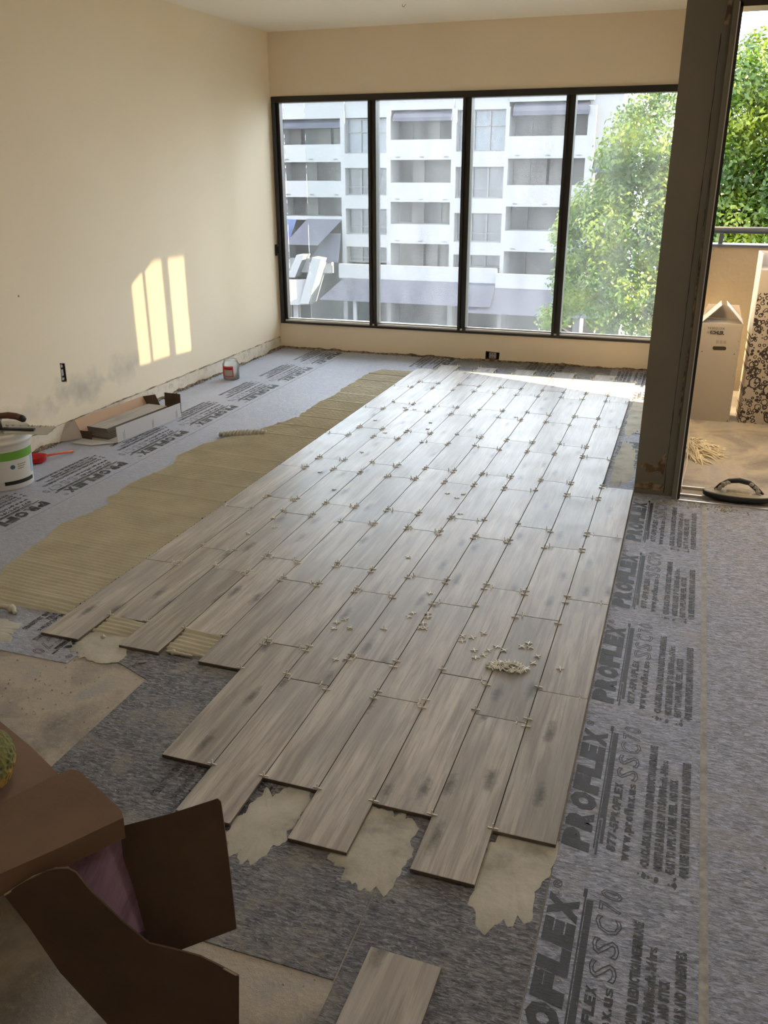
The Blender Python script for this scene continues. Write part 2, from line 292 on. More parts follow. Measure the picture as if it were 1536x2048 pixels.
NARROW = {'I': .5, '1': .62, '-': .6, '.': .36, ',': .36, 'l': .45, 'i': .45, ' ': .38, '\u2022': .42, 't': .7, 'f': .68, 'r': .75, 'M': 1.25, 'W': 1.4, 'w': 1.3}
GLY = {}
def fit_cond(mb, s, u0, u1, v0, v1, fn, bold=.05, outline=0, shear=0, zs=1, gap=.09, m=0):
    tot = sum(NARROW.get(c, 1) for c in s); u = u0; cw = (u1-u0-shear)/tot; key = (bold, outline)
    if key not in GLY: ref = text_geo('H', bold, outline)[0]; GLY[key] = (min(v[1] for v in ref), max(v[1] for v in ref))
    lo, hi = GLY[key]
    for c in s:
        w_ = cw*NARROW.get(c, 1)
        if c != ' ':
            vs_, fs = text_geo(c, .012 if c == 's' else bold, outline); xs = [v[0] for v in vs_]; a, b = min(xs), max(xs); g_ = cw*gap; x0, x1 = u+g_*.5, u+w_-g_*.5
            if c in '.,\u2022': q_ = min(x1-x0, .2*(v1-v0)*1.2); x1 = x0+q_
            out = []
            for x, y, z in vs_:
                t_ = (y-lo)/(hi-lo); out.append(fn(x0+(x-a)/(b-a)*(x1-x0)+shear*t_, v0+t_*(v1-v0), z*zs))
            mb.add(out, fs, m)
        u += w_
# ---------------------------------------------------------------- room shell
ZF = -.012           # top of the underlayment; plank tops are z = 0
H = 2.44
def struct(name, mb, mats, **k): return tag(mb.build(name, mats, **k), kind='structure')
struct('floor', MB().box(-.2, 6.2, -9.5, .12, -.3, ZF-.0025), 'concrete')
struct('ceiling', MB().box(-.2, 6.2, -9.5, .12, H, H+.15), 'ceiling_paint')
# left wall with a cut-out for the outlet box
def wall_holes(name, axis, pos, thick, outer, holes, m):
    cu = bpy.data.curves.new('w', 'CURVE'); cu.dimensions = '2D'; cu.fill_mode = 'BOTH'; cu.extrude = thick/2
    for pl in [outer]+holes:
        sp = cu.splines.new('POLY'); sp.points.add(len(pl)-1); sp.use_cyclic_u = True
        for p, (a, b) in zip(sp.points, pl): p.co = (a, b, 0, 1)
    o = bpy.data.objects.new('w', cu); C.objects.link(o); bpy.context.view_layer.update(); me = bpy.data.meshes.new_from_object(o.evaluated_get(bpy.context.evaluated_depsgraph_get())); bpy.data.objects.remove(o)
    for v in me.vertices:
        a, b, t = v.co; v.co = (pos+t, a, b) if axis == 'x' else (a, pos+t, b)
    bm = bmesh.new(); bm.from_mesh(me); bmesh.ops.remove_doubles(bm, verts=bm.verts, dist=1e-5); bmesh.ops.recalc_face_normals(bm, faces=bm.faces); bm.to_mesh(me); bm.free(); me.name = name
    return tag(link(name, me, m), kind='structure')
rect = lambda a0, a1, b0, b1: [(a0, b0), (a1, b0), (a1, b1), (a0, b1)]
wall_holes('wall_left', 'x', -.08, .16, rect(-9.5, .0, -.05, H), [[(-2.907, .325), (-2.86, .31), (-2.855, .42), (-2.90, .43)]], 'wall_paint')
wall_holes('wall_back', 'y', .08, .16, rect(-.16, 3.4, -.05, H), [rect(.012, 3.16, .205, 1.985), [(1.825, .0), (1.94, .0), (1.945, .062), (1.83, .068)]], 'back_paint')
bars = [[(-2.129, 1.06), (-2.004, 1.06), (-2.004, 1.655), (-2.129, 1.59)], [(-1.967, 1.06), (-1.771, 1.06), (-1.771, 1.765), (-1.967, 1.655)], [(-1.687, 1.05), (-1.486, 1.04), (-1.486, 1.905), (-1.687, 1.80)]]  # made-up slots, shaped to throw the sun patches onto the left wall
wall_holes('wall_right', 'x', 3.236, .08, rect(-2.7, .0, -.05, H), bars+[[(-.5, -.01), (-.5, .37), (-1.0, .035), (-1.0, -.01)]], 'back_paint')  # the low opening is invented too, cut for the sun wedge on the floor
slots = empty('sun_slots', (0, 0, 0), kind='structure')
for bar in bars: MB().prism([(3.24, y, z) for y, z in bar], (.004, 0, 0)).build('pane', 'slot_tint', slots)  # tinted panes added to dim the sun coming through the made-up slots
struct('wall_front', MB().box(-.16, 6.2, -9.5, -9.35, -.05, H), 'back_paint')
struct('wall_side', MB().box(5.2, 5.35, -9.5, -2.7, -.05, H), 'back_paint')
# end of the partition facing the room
struct('wall_stub', MB().box(3.196, 3.372, -2.81, -2.64, -.04, H, 0).box(3.276, 3.372, -2.64, -2.5, -.04, H, 0), 'stub_shade_paint')
struct('wall_over_door', MB().box(3.372, 5.3, -2.81, -2.68, 2.075, H), 'stub_shade_paint')
# cut-out boxes
def outlet(name, label, M, w_, h_, loc):
    r = empty(name, loc, label, 'outlet box')
    MB().box(-w_/2, w_/2, .0, .045, -h_/2, -h_/2+.004, M=M).box(-w_/2, w_/2, 0, .045, h_/2-.004, h_/2, M=M).box(-w_/2, -w_/2+.004, 0, .045, -h_/2, h_/2, M=M).box(w_/2-.004, w_/2, 0, .045, -h_/2, h_/2, M=M).box(-w_/2, w_/2, .042, .046, -h_/2, h_/2, M=M).build('metal_box', 'dark_gap', r)
    mb = MB().box(-w_*.26, w_*.26, .004, .03, -h_*.42, h_*.42, M=M)
    mb.build('receptacle', 'box_cream', r, bev=.003)
    for s_ in (-1, 1):
        for u_ in (-1, 1): MB().box(u_*w_*.085-w_*.035, u_*w_*.085+w_*.035, .0, .0045, s_*h_*.22-h_*.05, s_*h_*.22+h_*.05, M=M).build('contact_slot', 'dark_gap', r)
    return r
outlet('outlet_box', 'uncovered electrical outlet in a cut-out of the cream left wall', Matrix(((0, -1, 0), (-1, 0, 0), (0, 0, 1))).to_4x4(), .048, .108, (-.002, -2.881, .372))
outlet('outlet_box', 'uncovered electrical outlet low in the wall under the windows', Matrix.Identity(4), .112, .06, (1.885, .002, .034))
# skirting strip left where the baseboard was pulled off
def ragged_strip(name, m, base, du, L, z0, z1, out, amp, seed, step=.012, thick=.003):
    mb = MB(); n = int(L/step); base = Vector(base); du = Vector(du); out = Vector(out); rows = []
    for i in range(n+1):
        p = base+du*(i*step); a = noise.noise(Vector((i*.11, seed, 0)))*amp+noise.noise(Vector((i*.6, seed, 3)))*amp*.4; b_ = noise.noise(Vector((i*.11, seed+9, 0)))*amp
        lo, hi = z0+b_, max(z0+b_+.0015, z1+a); rows.append([p+Vector((0, 0, lo)), p+Vector((0, 0, hi)), p+out*thick+Vector((0, 0, hi)), p+out*thick+Vector((0, 0, lo))])
    for a, b_ in zip(rows[:-1], rows[1:]): mb.add(a+b_, [(0, 1, 5, 4), (1, 2, 6, 5), (2, 3, 7, 6), (3, 0, 4, 7)])
    return struct(name, mb, m)
ragged_strip('trim_1', 'raw_plaster', (0, -6.5, 0), (0, 1, 0), 6.5, ZF, .082, (1, 0, 0), .004, 1.3)
ragged_strip('trim_2', 'old_glue', (0.0, -5.9, 0), (0, 1, 0), 5.88, .083, .090, (1, 0, 0), .006, 4.3, thick=.0035)
ragged_strip('trim_3', 'peel', (0.004, -6.5, 0), (0, 1, 0), 6.5, ZF-.002, -.001, (1, 0, 0), .018, 7.7, thick=.006)
ragged_strip('trim_4', 'peel', (0, -.001, 0), (1, 0, 0), 3.19, ZF-.002, .003, (0, -1, 0), .014, 2.7, thick=.006)
# crumbs along the wall feet, one heap nobody could count
def crumbs(name, label, spots, m, size, seed, cat='debris'):
    rd = random.Random(seed); mb = MB()
    for x, y, sx, sy, n in spots:
        for _ in range(n):
            px, py = rd.gauss(x, sx), rd.gauss(y, sy); r = size*rd.uniform(.4, 1.4); an = rd.uniform(0, 6.28)
            vs_ = [(px+r*rd.uniform(.6, 1.2)*math.cos(an+k*2.094), py+r*rd.uniform(.6, 1.2)*math.sin(an+k*2.094), ZF) for k in range(3)]+[(px, py, ZF+r*rd.uniform(.5, 1))]
            if px > .006 and py < -.012 and not (2.36 < px < 2.85 and py < -5.98) and not (px < 2.36 and py < -5.58) and not (2.86 < px < 3.05 and py < -5.70): mb.add(vs_, [(0, 1, 2), (0, 1, 3), (1, 2, 3), (2, 0, 3)])
    return tag(mb.build(name, m), label, cat, kind='stuff')
crumbs('plaster_crumbs', 'brown plaster crumbs strewn along the foot of the left wall', [(.014, -i*.1, .008, .05, 16) for i in range(45)], 'peel', .005, 3)
crumbs('plaster_crumbs', 'brown grit along the foot of the wall under the windows', [(i*.1, -.022, .05, .006, 12) for i in range(32)], 'peel', .005, 4)
crumbs('mortar_crumbs', 'pale dried mortar crumbs scattered over the near concrete and membrane', [(2.0, -5.5, .4, .3, 160), (2.6, -5.75, .3, .15, 120), (1.6, -5.2, .25, .15, 160), (3.5, -5.3, .3, .5, 50), (2.2, -5.9, .3, .2, 80)], 'dry_mortar', .0042, 5)
crumbs('sill_debris', 'pale wood splinters and plaster bits at the balcony door threshold', [(3.42, -2.90, .10, .018, 90), (3.62, -2.93, .09, .02, 40)], 'dry_mortar', .007, 6)
# ceiling hook, nail, latch
tag(MB().tube([(1.37, -.82, H+.001), (1.37, -.82, H-.012), (1.385, -.84, H-.02), (1.41, -.88, H-.012)], .0018).build('ceiling_hook', 'print_grey'), 'small bent wire hook sticking out of the ceiling', 'hook')
tag(MB().lathe([(0, -.002), (.006, -.002), (.006, .001), (0, .002)], 10).build('nail', 'print_grey'), 'small grey nail head in the left wall above the outlet', 'nail')
n_ = bpy.data.objects['nail']; n_.location = (.001, -3.146, .835); n_.rotation_euler = (0, math.pi/2, 0)

# ---------------------------------------------------------------- the four-light window
win = empty('window_1', (0, 0, 0), kind='structure')
MB().box(.012, 3.16, -.012, .10, 1.94, 1.985).build('head_rail', 'black_frame', win, bev=.003)
MB().box(.012, 3.16, -.012, .10, .205, .222).build('bottom_rail', 'black_frame', win)
MB().box(.05, 3.16, .005, .085, .222, .236).box(.05, 3.16, .035, .05, .236, .247).build('sill_track', 'frame_metal', win)
MB().box(.012, .042, -.012, .10, .222, 1.94).box(.042, .068, .02, .08, .222, 1.94).build('jamb', 'black_frame', win, bev=.002)
for k, x in enumerate((.862, 1.618, 2.380, 3.145)):
    MB().box(x-.034, x-.012, -.005, .09, .222, 1.94).box(x-.012, x+.010, .01, .09, .222, 1.94).box(x+.010, x+.034, -.012, .09, .222, 1.94).build('mullion', 'black_frame', win, bev=.002)
xs = (.068, .862, 1.618, 2.380, 3.145)
for k in range(4):
    MB().box(xs[k]+.02, xs[k+1]-.02, .050, .054, .236, 1.94).build('pane', 'dirty_glass' if k == 0 else 'dirty_glass_mid' if k == 3 else 'dirty_glass_hazy', win)  # rightmost pane has less haze than the middle two
MB().box(.27, .84, .060, .063, .247, 1.94).build('pane', 'dirty_glass', win)
MB().box(.0, .012, -.04, -.012, .77, .86).box(.005, .02, -.03, -.008, .79, .84).build('latch', 'black_frame', win, bev=.002)
# balcony door opening
dr = empty('door_1', (0, 0, 0), kind='structure')
MB().box(3.372, 3.392, -2.845, -2.70, -.04, 2.075).build('casing', 'stub_shade_paint', dr)
MB().box(3.392, 3.396, -2.85, -2.70, -.03, 2.05).build('metal_edge', 'frame_metal', dr)
MB().box(3.396, 3.408, -2.845, -2.70, -.03, 2.05).build('jamb', 'black_frame', dr)
MB().box(3.396, 5.2, -2.845, -2.70, 2.035, 2.075).build('head_rail', 'black_frame', dr)
MB().box(3.40, 5.2, -2.87, -2.66, -.045, -.020).box(3.40, 5.2, -2.862, -2.852, -.020, -.006).box(3.40, 5.2, -2.78, -2.77, -.020, -.004).box(3.40, 5.2, -2.67, -2.66, -.02, -.002).build('threshold', 'frame_metal', dr)
def crack(name, xa, za, xb, zb, w_, seed, n=70, y=-2.8115):
    mb = MB(); L = []
    for i in range(n+1):
        t = i/n; x = xa+(xb-xa)*t+noise.noise(Vector((i*.3, seed, 0)))*.003; z = za+(zb-za)*t; h = w_*(.45+abs(noise.noise(Vector((i*.4, seed+5, 0))))*1.6); L.append((x, z, h))
    for (x, z, h), (x2, z2, h2) in zip(L[:-1], L[1:]): mb.add([(x-h, y, z), (x+h, y, z), (x2+h2, y, z2), (x2-h2, y, z2), (x-h, y+.001, z), (x+h, y+.001, z), (x2+h2, y+.001, z2), (x2-h2, y+.001, z2)], [(0, 1, 2, 3), (0, 3, 7, 4), (1, 2, 6, 5), (4, 5, 6, 7)])
    return struct(name, mb, 'peel' if seed > 5 else 'dark_gap')
crack('trim_5', 3.332, .0, 3.338, 1.95, .0016, 1.2)
crack('trim_6', 3.362, 1.05, 3.362, 1.12, .001, 2.2, 6); crack('trim_7', 3.364, 1.35, 3.364, 1.45, .0012, 2.8, 6); crack('trim_8', 3.362, 1.22, 3.362, 1.29, .001, 3.2, 6)
crack('trim_9', 3.366, .62, 3.366, 1.2, .004, 8.2, 30); crack('trim_10', 3.362, .35, 3.362, .63, .003, 9.2, 20)
def blob_patch(name, pts, m, y=-2.812): return tag(sheet(name, [(x, y, z) for x, z in pts], .0012, m), kind='structure')
blob_patch('trim_11', [(3.215, .125), (3.235, .145), (3.262, .135), (3.29, .14), (3.31, .185), (3.322, .20), (3.328, .15), (3.322, .09), (3.31, .085), (3.295, .11), (3.25, .095)], 'peel')
blob_patch('trim_12', [(3.20, .012), (3.20, .038), (3.25, .05), (3.31, .04), (3.33, .05), (3.33, .012)], 'peel')
blob_patch('trim_13', [(3.345, 1.98), (3.35, 2.06), (3.365, 2.07), (3.368, 2.0), (3.358, 1.97)], 'peel')

# ---------------------------------------------------------------- underlayment sheets with their print
GX = 1.0083
def G(x, y): return (CAM.x+(x-CAM.x)*GX, CAM.y+(y-CAM.y)*GX)
def print_block():
    mb = MB(); fn = lambda u, v, z: (-v, u, z)
    f = lambda s, u0, u1, t0, t1, bold=.06, **k: fit_cond(mb, s, u0, u1, -t1, -t0, fn, bold, **k)
    f('PROFLEX', 0, .488, .0, .064, .085, shear=.012, gap=.05); fit_text(mb, '\u00ae', .497, .522, -.022, -.001, fn, .01)
    for a, b_, t0, t1 in ((.0, .12, .077, .082), (.02, .49, .0715, .075), (.13, .485, .077, .091), (.04, .13, .084, .092), (.49, .515, .068, .076)):
        mb.add([(t0, a, 0), (t1, a, 0), (t1, b_, 0), (t0, b_, 0)], [(0, 1, 2, 3)])
    f('877-5PROFLEX', .02, .275, .100, .121, shear=.003); f('www.proflex.us', .0, .28, .130, .152, .06)
    for i, c in enumerate('SSC'): fit_text(mb, c, .288+i*.057, .340+i*.057, -.154, -.100, fn, .0, outline=.016, zs=.002, shear=.008)
    fit_text(mb, '7', .462, .495, -.150, -.103, fn, .0, outline=.018, zs=.002, shear=.006); fit_text(mb, '0', .497, .530, -.150, -.103, fn, .0, outline=.018, zs=.002, shear=.006)
    f('\u2022CRACK-ISOLATION AND SOUND REDUCTION MEMBRANE', -.005, .46, .177, .197); f('\u2022MOISTURE BARRIER UP TO 5#/1000sqft.-24 hrs.', -.008, .405, .206, .226)
    f('\u2022EASY TO APPLY-PRIME, PEEL, AND STICK', -.01, .33, .232, .252); f('\u2022FOR USE WITH PROFLEX MORTARS AND ADHESIVES', -.012, .41, .261, .282)
    rd = random.Random(3)
    for _ in range(7):   # blots in the print
        cx, cy, r = rd.uniform(.17, .285), rd.uniform(-.045, -.018), rd.uniform(.002, .007)
        mb.add([(cx+r*rd.uniform(.5, 1.4)*math.cos(k), cy+2*r*rd.uniform(.4, 1.2)*math.sin(k), 0) for k in (0, 1, 2, 3, 4, 5)], [(0, 1, 2, 3, 4, 5)])
    return mb.mesh('print')
PB = print_block(); PB2 = PB.copy(); PB.materials.append(MATS['ink']); PB2.materials.append(MATS['ink_dusty'])
def membrane(label, pts, blocks, rot, ink, worn=False):
    """pts: outline in plank-plane coordinates; the sheet is 2.5 mm thick"""
    e = empty('membrane_sheet', (0, 0, 0), label, 'underlayment')
    e.name = 'membrane_sheet'
    P = [(*G(*p), ZF-.0025) for p in pts]
    MB().prism(P, (0, 0, .0025)).build('felt', 'worn_felt' if worn else 'membrane_felt', e)
    for x, y in blocks:
        o = bpy.data.objects.new('lettering', ink); C.objects.link(o); o.parent = e; gx, gy = G(x, y); o.location = (gx, gy, ZF+.0006); o.rotation_euler = (0, 0, math.pi if rot else 0); o.scale = (GX, GX, 1)
    return e
per = .6235
membrane('printed grey membrane sheet running along the right side of the planks', [(3.198, -9.3), (4.15, -9.3), (4.15, -2.845), (3.395, -2.845), (3.385, -2.826), (3.199, -2.822)], [(3.204, -5.322+per*k) for k in range(-1, 4)], False, PB)
membrane('plain grey membrane sheet at the far right side of the foreground floor', [(4.154, -9.3), (5.15, -9.3), (5.15, -2.86), (4.154, -2.86)], [], False, PB)
membrane('fibrous grey membrane sheet between the near plank ends and the printed sheet', [(2.845, -9.3), (3.195, -9.3), (3.195, -5.0), (2.845, -5.0)], [], False, PB, True)
membrane('grey membrane sheet under the last plank row beside the partition wall', [(2.845, -4.996), (3.194, -4.996), (3.190, -.01), (2.845, -.01)], [(3.18, -.02-per*k-.1) for k in range(0, 4)], True, PB2)
membrane('grey membrane sheet ending in a straight cut edge near the cardboard carton', [(2.497, -5.818), (2.841, -5.818), (2.841, -.01), (2.497, -.01)], [], False, PB, True)
membrane('printed membrane sheet showing at the notch by the cardboard flap', [(1.612, -4.90), (1.9, -5.015), (1.9, -5.60), (2.493, -5.70), (2.493, -.01), (1.612, -.01)], [(2.487, -.06-per*k) for k in range(0, 2)]+[(2.487, -5.06), (2.487, -4.44)], True, PB2, True)
membrane('dusty membrane sheet beneath the wet mortar, cut off left of the first plank', [(.66, -5.016), (1.608, -5.016), (1.608, -.01), (.66, -.01)], [(1.60, -4.47)]+[(1.60, -.06)], True, PB2)
membrane('dust-covered printed membrane sheet lying along the left wall', [(.012, -5.016), (.656, -5.016), (.656, -.01), (.012, -.01)], [(.625, -.10-per*k) for k in range(0, 8)], True, PB2)
# tape stripe stain on the right sheet
mbt = MB(); a, b_ = G(3.508, -9), G(3.526, -2.86)
mbt.add([(a[0], a[1], ZF+.0004), (b_[0], a[1], ZF+.0004), (b_[0], b_[1], ZF+.0004), (a[0], b_[1], ZF+.0004)], [(0, 1, 2, 3)])
mat('stain', (.30, .28, .24), .75, build=lambda nt, b: setc(nt, b, ramp(nt, noi(nt, coord(nt, (20, 20, 20)), 2, 5, .7), [(.35, (.20, .195, .185)), (.65, (.37, .365, .35))])))
tag(mbt.build('glue_stripe', 'stain'), 'faint tan glue stripe running down the right membrane beside its print', 'glue stripe')

# ---------------------------------------------------------------- planks
X0 = 1.395; P_ = .15; LP = .628; TH = .0095
def plank_mesh(w_, l_):
    bm = bmesh.new(); bmesh.ops.create_cube(bm, size=1); bmesh.ops.scale(bm, vec=(w_, l_, TH), verts=bm.verts); bmesh.ops.translate(bm, vec=(0, 0, -TH/2), verts=bm.verts)
    bmesh.ops.bevel(bm, geom=[e for e in bm.edges if all(v.co.z > -.001 for v in e.verts)], offset=.0009, segments=1, affect='EDGES')
    me = bpy.data.meshes.new('plank'); bm.to_mesh(me); bm.free()
    me.materials.append(MATS['plank_top']); me.materials.append(MATS['plank_edge_shade'])
    for p in me.polygons: p.material_index = 0 if p.normal.z > .5 or p.center.z > -.001 else 1
    return me
PM = plank_mesh(P_-.0022, LP-.0022)
field = empty('plank_floor', (0, 0, 0), 'field of grey wood-look planks laid in twelve staggered rows on the membrane', 'tile floor')
joints = []   # (row, y)
rd = random.Random(11)
for r in range(12):
    odd = r % 2 == 0
    y = {0: -4.878, 1: -4.703, 2: -4.866, 3: -4.703, 4: -4.872}.get(r, -5.498 if odd else -5.320)
    ymax = -2.80 if r == 11 else -.25
    while y < ymax-.3:
        if y+LP > -.02: break
        o = bpy.data.objects.new('plank', PM); C.objects.link(o); o.parent = field; o.location = (X0+P_*(r+.5), y+LP/2, rd.uniform(-.0006, .0003)); joints.append((r, y)); y += LP
    joints.append((r, y))
pl = bpy.data.objects.new('loose_plank', PM); C.objects.link(pl); pl.location = (2.951, -6.035, ZF+TH+.002); pl.rotation_euler = (0, 0, -.02)
tag(pl, 'single loose brown wood-look plank lying on the membrane at the bottom edge', 'plank')

# ---------------------------------------------------------------- spacers
def spacer_mesh(L=.013, w_=.0015, t=.0028):
    pts = [(w_, w_), (L, w_), (L, -w_), (w_, -w_), (w_, -L), (-w_, -L), (-w_, -w_), (-L, -w_), (-L, w_), (-w_, w_), (-w_, L), (w_, L)]
    return MB().prism([(x, y, -t/2) for x, y in pts], (0, 0, t)).mesh('spacer')
SM = spacer_mesh(); SM.materials.append(MATS['spacer_plastic'])
rs = random.Random(5); stand = []
for r, y in joints:
    xl, xr = X0+P_*r, X0+P_*(r+1)
    first = (r, y) == min([j for j in joints if j[0] == r], key=lambda j: j[1])
    if first: continue
    for xx in (xl, xr):
        if (xx == xl and r == 0) or (xx == xr and r == 11): continue
        if xx == xr and r == 11: continue
        n = rs.choice((1, 2, 2, 2))
        for k in range(n): stand.append((xx+rs.uniform(-.001, .001), y+(-.017+.034*k if n == 2 else rs.choice((-.02, .02)))+rs.uniform(-.005, .005), 0))
    for s_ in (.022, P_-.022):
        if rs.random() < .72: stand.append((xl+s_+rs.uniform(-.006, .006), y, 1))
# bars lying over the free near ends of the joints
for r in range(11):
    ya = max(min(j[1] for j in joints if j[0] == r), min(j[1] for j in joints if j[0] == r+1)); stand.append((X0+P_*(r+1), ya+.006, 0))
stand.append((2.49, -4.49, 0)); stand.append((3.0465, -4.1, 0))
stand = [s for s in stand if s[1] < -.30]
def place(me, name, x, y, z, rot, label=None, grp=None):
    o = bpy.data.objects.new(name, me); C.objects.link(o); o.location = (x, y, z); o.rotation_euler = rot; return tag(o, label, 'tile spacer', grp)
stand.sort(key=lambda s: (s[1]-CAM.y)**2+(s[0]-CAM.x)**2)
NIND = 196; rest = MB()
for i, (x, y, k) in enumerate(stand):
    rot = (math.pi/2+rs.uniform(-.10, .10), rs.uniform(-.06, .06), (math.pi/2 if k else 0)+rs.uniform(-.08, .08))
    if i < NIND: place(SM, 'tile_spacer', x, y, .0018, rot, 'white plastic cross spacer standing upright in a joint between the laid planks', 'cross spacers standing in the plank joints')
    else:
        M = Matrix.Translation((x, y, .0018)) @ Matrix.Rotation(rot[2], 4, 'Z') @ Matrix.Rotation(rot[0], 4, 'X'); rest.add([M @ v.co for v in SM.vertices], [tuple(p.vertices) for p in SM.polygons])
tag(rest.build('tile_spacers', 'spacer_plastic'), 'small distant cross spacers standing in the plank joints towards the window', 'tile spacers', kind='stuff')
LOOSE = [(2.392, -3.905), (2.34, -4.469), (2.321, -4.499), (2.327, -4.539), (2.377, -4.519), (2.408, -4.725), (2.55, -4.351), (2.544, -4.38), (2.601, -4.338), (2.608, -4.362), (2.605, -4.411), (2.604, -4.441), (2.621, -4.44), (2.755, -4.453), (2.761, -4.483), (2.788, -4.45), (2.817, -4.411), (2.813, -4.529), (2.828, -4.572), (2.849, -4.549), (2.878, -4.484), (2.905, -4.498), (2.857, -4.514), (2.954, -4.456), (2.973, -4.427), (2.981, -4.453), (3.013, -4.5), (3.007, -4.546), (3.093, -4.553), (2.564, -4.183)]
LOOSE_FAR = [(1.589, -2.02), (1.736, -2.264), (1.929, -1.964), (1.951, -2.106), (2.351, -3.142), (2.41, -3.187), (2.426, -3.126), (2.476, -3.381), (2.445, -3.641), (2.403, -1.68), (1.669, -1.671), (1.744, -1.698), (1.736, -2.661), (1.648, -3.044), (1.815, -3.262), (1.696, -3.694), (1.749, -3.791), (1.67, -3.887)]
for i, (x, y) in enumerate(LOOSE+LOOSE_FAR):
    far = i >= len(LOOSE); lab = 'white cross spacer lying loose on the distant planks left of centre' if far else 'white cross spacer lying loose and flat around the heap on the near planks'; gr = 'loose spacers on the far planks' if far else 'loose spacers around the heap'
    if (x, y) == (3.093, -4.553): lab, gr = 'lone cross spacer lying by itself in the rightmost plank row', None
    if i in (1, 2, 3, 4): lab, gr = 'cross spacer in the loose cluster of four left of the heap', 'cluster of four spacers left of the heap'
    place(SM, 'tile_spacer', x, y, .0018, (rs.uniform(-.1, .1), rs.uniform(-.1, .1), rs.uniform(0, 1.57)), lab, gr)
for i in range(52):
    a = rs.uniform(0, 6.28); q = math.sqrt(rs.random()); dx, dy = .060*q*math.cos(a), .030*q*math.sin(a); h = (1-q)*.017
    place(SM, 'tile_spacer', 2.936+dx+dy*.4, -4.598+dy, .003+h*rs.uniform(.3, 1), (rs.uniform(-.6, .6)*(1 if i > 12 else .2), rs.uniform(-.5, .5)*(1 if i > 12 else .2), rs.uniform(0, 3)), 'white cross spacer tangled in the heap of spacers on the near planks', 'heap of cross spacers')

# ---------------------------------------------------------------- wet mortar, combed into ridges
XL = [(-.60, 1.13), (-.76, 1.08), (-1.11, 1.07), (-1.5, 1.09), (-1.66, 1.065), (-2.06, 1.078), (-2.26, 1.03), (-2.5, .93), (-2.78, .80), (-3.03, .782), (-3.14, .84), (-3.32, .817), (-3.45, .80), (-3.68, .81), (-3.76, .87), (-3.94, .845), (-4.04, .82), (-4.23, .856), (-4.49, .89), (-4.62, .99), (-4.70, 1.06)]
def xl(y):
    for (y0, x0), (y1, x1) in zip(XL[:-1], XL[1:]):
        if y1 <= y <= y0: return x0+(x1-x0)*(y-y0)/(y1-y0)
    return XL[0][1] if y > XL[0][0] else XL[-1][1]
def comb(name, label, cat, x0f, x1, y0, y1, ny, nx, pitch=.0235, parent=None, amp=.0100):
    mb = MB(); vs_ = []
    for j in range(ny+1):
        y = y0+(y1-y0)*j/ny; xa = x0f(y)+.016*noise.noise(Vector((y*9, 3, 0)))+.014*noise.noise(Vector((math.floor(y/.0235)*3.7, 1, 0)))+.006*noise.noise(Vector((y*55, 8, 0)))
        for i in range(nx+1):
            x = xa+(x1-xa)*i/nx; yy = y+.085*(x-1.0)+.006*noise.noise(Vector((x*5, y*3, 0))); ph = yy/pitch
            rdg = .5+.5*math.cos(2*math.pi*ph); rdg = rdg**1.15; blk = yy/.215; fr = blk-math.floor(blk); ov = max(0, 1-abs(fr-.5)*16)
            fade = max(.15, min(1, (-.9-y)/1.2)); z = .002+amp*rdg*(.75+.25*fade)+ov*.006+.0015*noise.noise(Vector((x*40, y*40, 0)))
            e = min(1, i/1.0)*min(1, j/2, (ny-j)/2); z = z*e; vs_.append((x, y, ZF+z+.0004))
    fs = [(j*(nx+1)+i, j*(nx+1)+i+1, (j+1)*(nx+1)+i+1, (j+1)*(nx+1)+i) for j in range(ny) for i in range(nx)]
    mb.add(vs_, fs); return tag(mb.build(name, 'wet_mortar', parent, smooth=True), label, cat)
comb('mortar_bed', 'long bed of wet beige mortar combed into ridges left of the first plank row', 'mortar', xl, X0-.002, -4.73, -.585, 1150, 22)
comb('mortar_bed', 'small combed mortar ridges showing in the notch between the first and third rows', 'mortar', lambda y: X0+P_-.0, X0+2*P_, -4.80, -4.69, 44, 14)
comb('mortar_bed', 'small combed mortar ridges showing in the notch before the fifth row', 'mortar', lambda y: X0+3*P_, X0+4*P_, -4.83, -4.69, 50, 14)
def lump(name, label, pts, rad, m, seed, cat='mortar', amp=.5):
    mb = MB(); P = [Vector(p) for p in pts]; Q = []
    for a, b_ in zip(P[:-1], P[1:]):
        for k in range(8): Q.append(a.lerp(b_, k/8))
    Q.append(P[-1]); rr = [rad*(.55+amp*abs(noise.noise(Vector((i*.9, seed, 0))))*1.8)*math.sin(math.pi*(i+.6)/(len(Q)+.2))**.4 for i in range(len(Q))]
    mb.tube(Q, rr, 8); o = mb.build(name, m, smooth=True); return tag(o, label, cat)
mb = MB()
for i in range(14):   # the piped-looking squeeze of mortar: a row of round lobes
    t = i/13; x = .83+.23*t; y = -2.60+.12*t; r = .013+.006*math.sin(math.pi*t)
    k = len(mb.v); mb.lathe([(r*math.sin(a), r*1.35*math.cos(a)+.008) for a in (.01, .5, 1.0, 1.5, 2.0)], 8, (x, y, ZF+.004), sx=.75, sy=1.6)
tag(mb.build('mortar_ridge', 'dry_mortar', smooth=True), 'row of pale mortar lobes squeezed out on the membrane by the wet bed', 'mortar')
lump('mortar_blob', 'rolled blob of mortar at the near left end of the wet bed', [(1.09, -4.79, ZF+.010), (1.15, -4.775, ZF+.018), (1.195, -4.775, ZF+.014), (1.215, -4.79, ZF+.008)], .017, 'wet_mortar', 2)
lump('mortar_blob', 'curled lump of mortar scraped off before the fifth plank row', [(1.86, -4.84, ZF+.005), (1.90, -4.845, ZF+.008), (1.96, -4.845, ZF+.007)], .010, 'wet_mortar', 6)
lump('mortar_blob', 'small lump of mortar on the pale smear below the second row', [(1.60, -4.83, ZF+.005), (1.615, -4.825, ZF+.006)], .008, 'wet_mortar', 8)
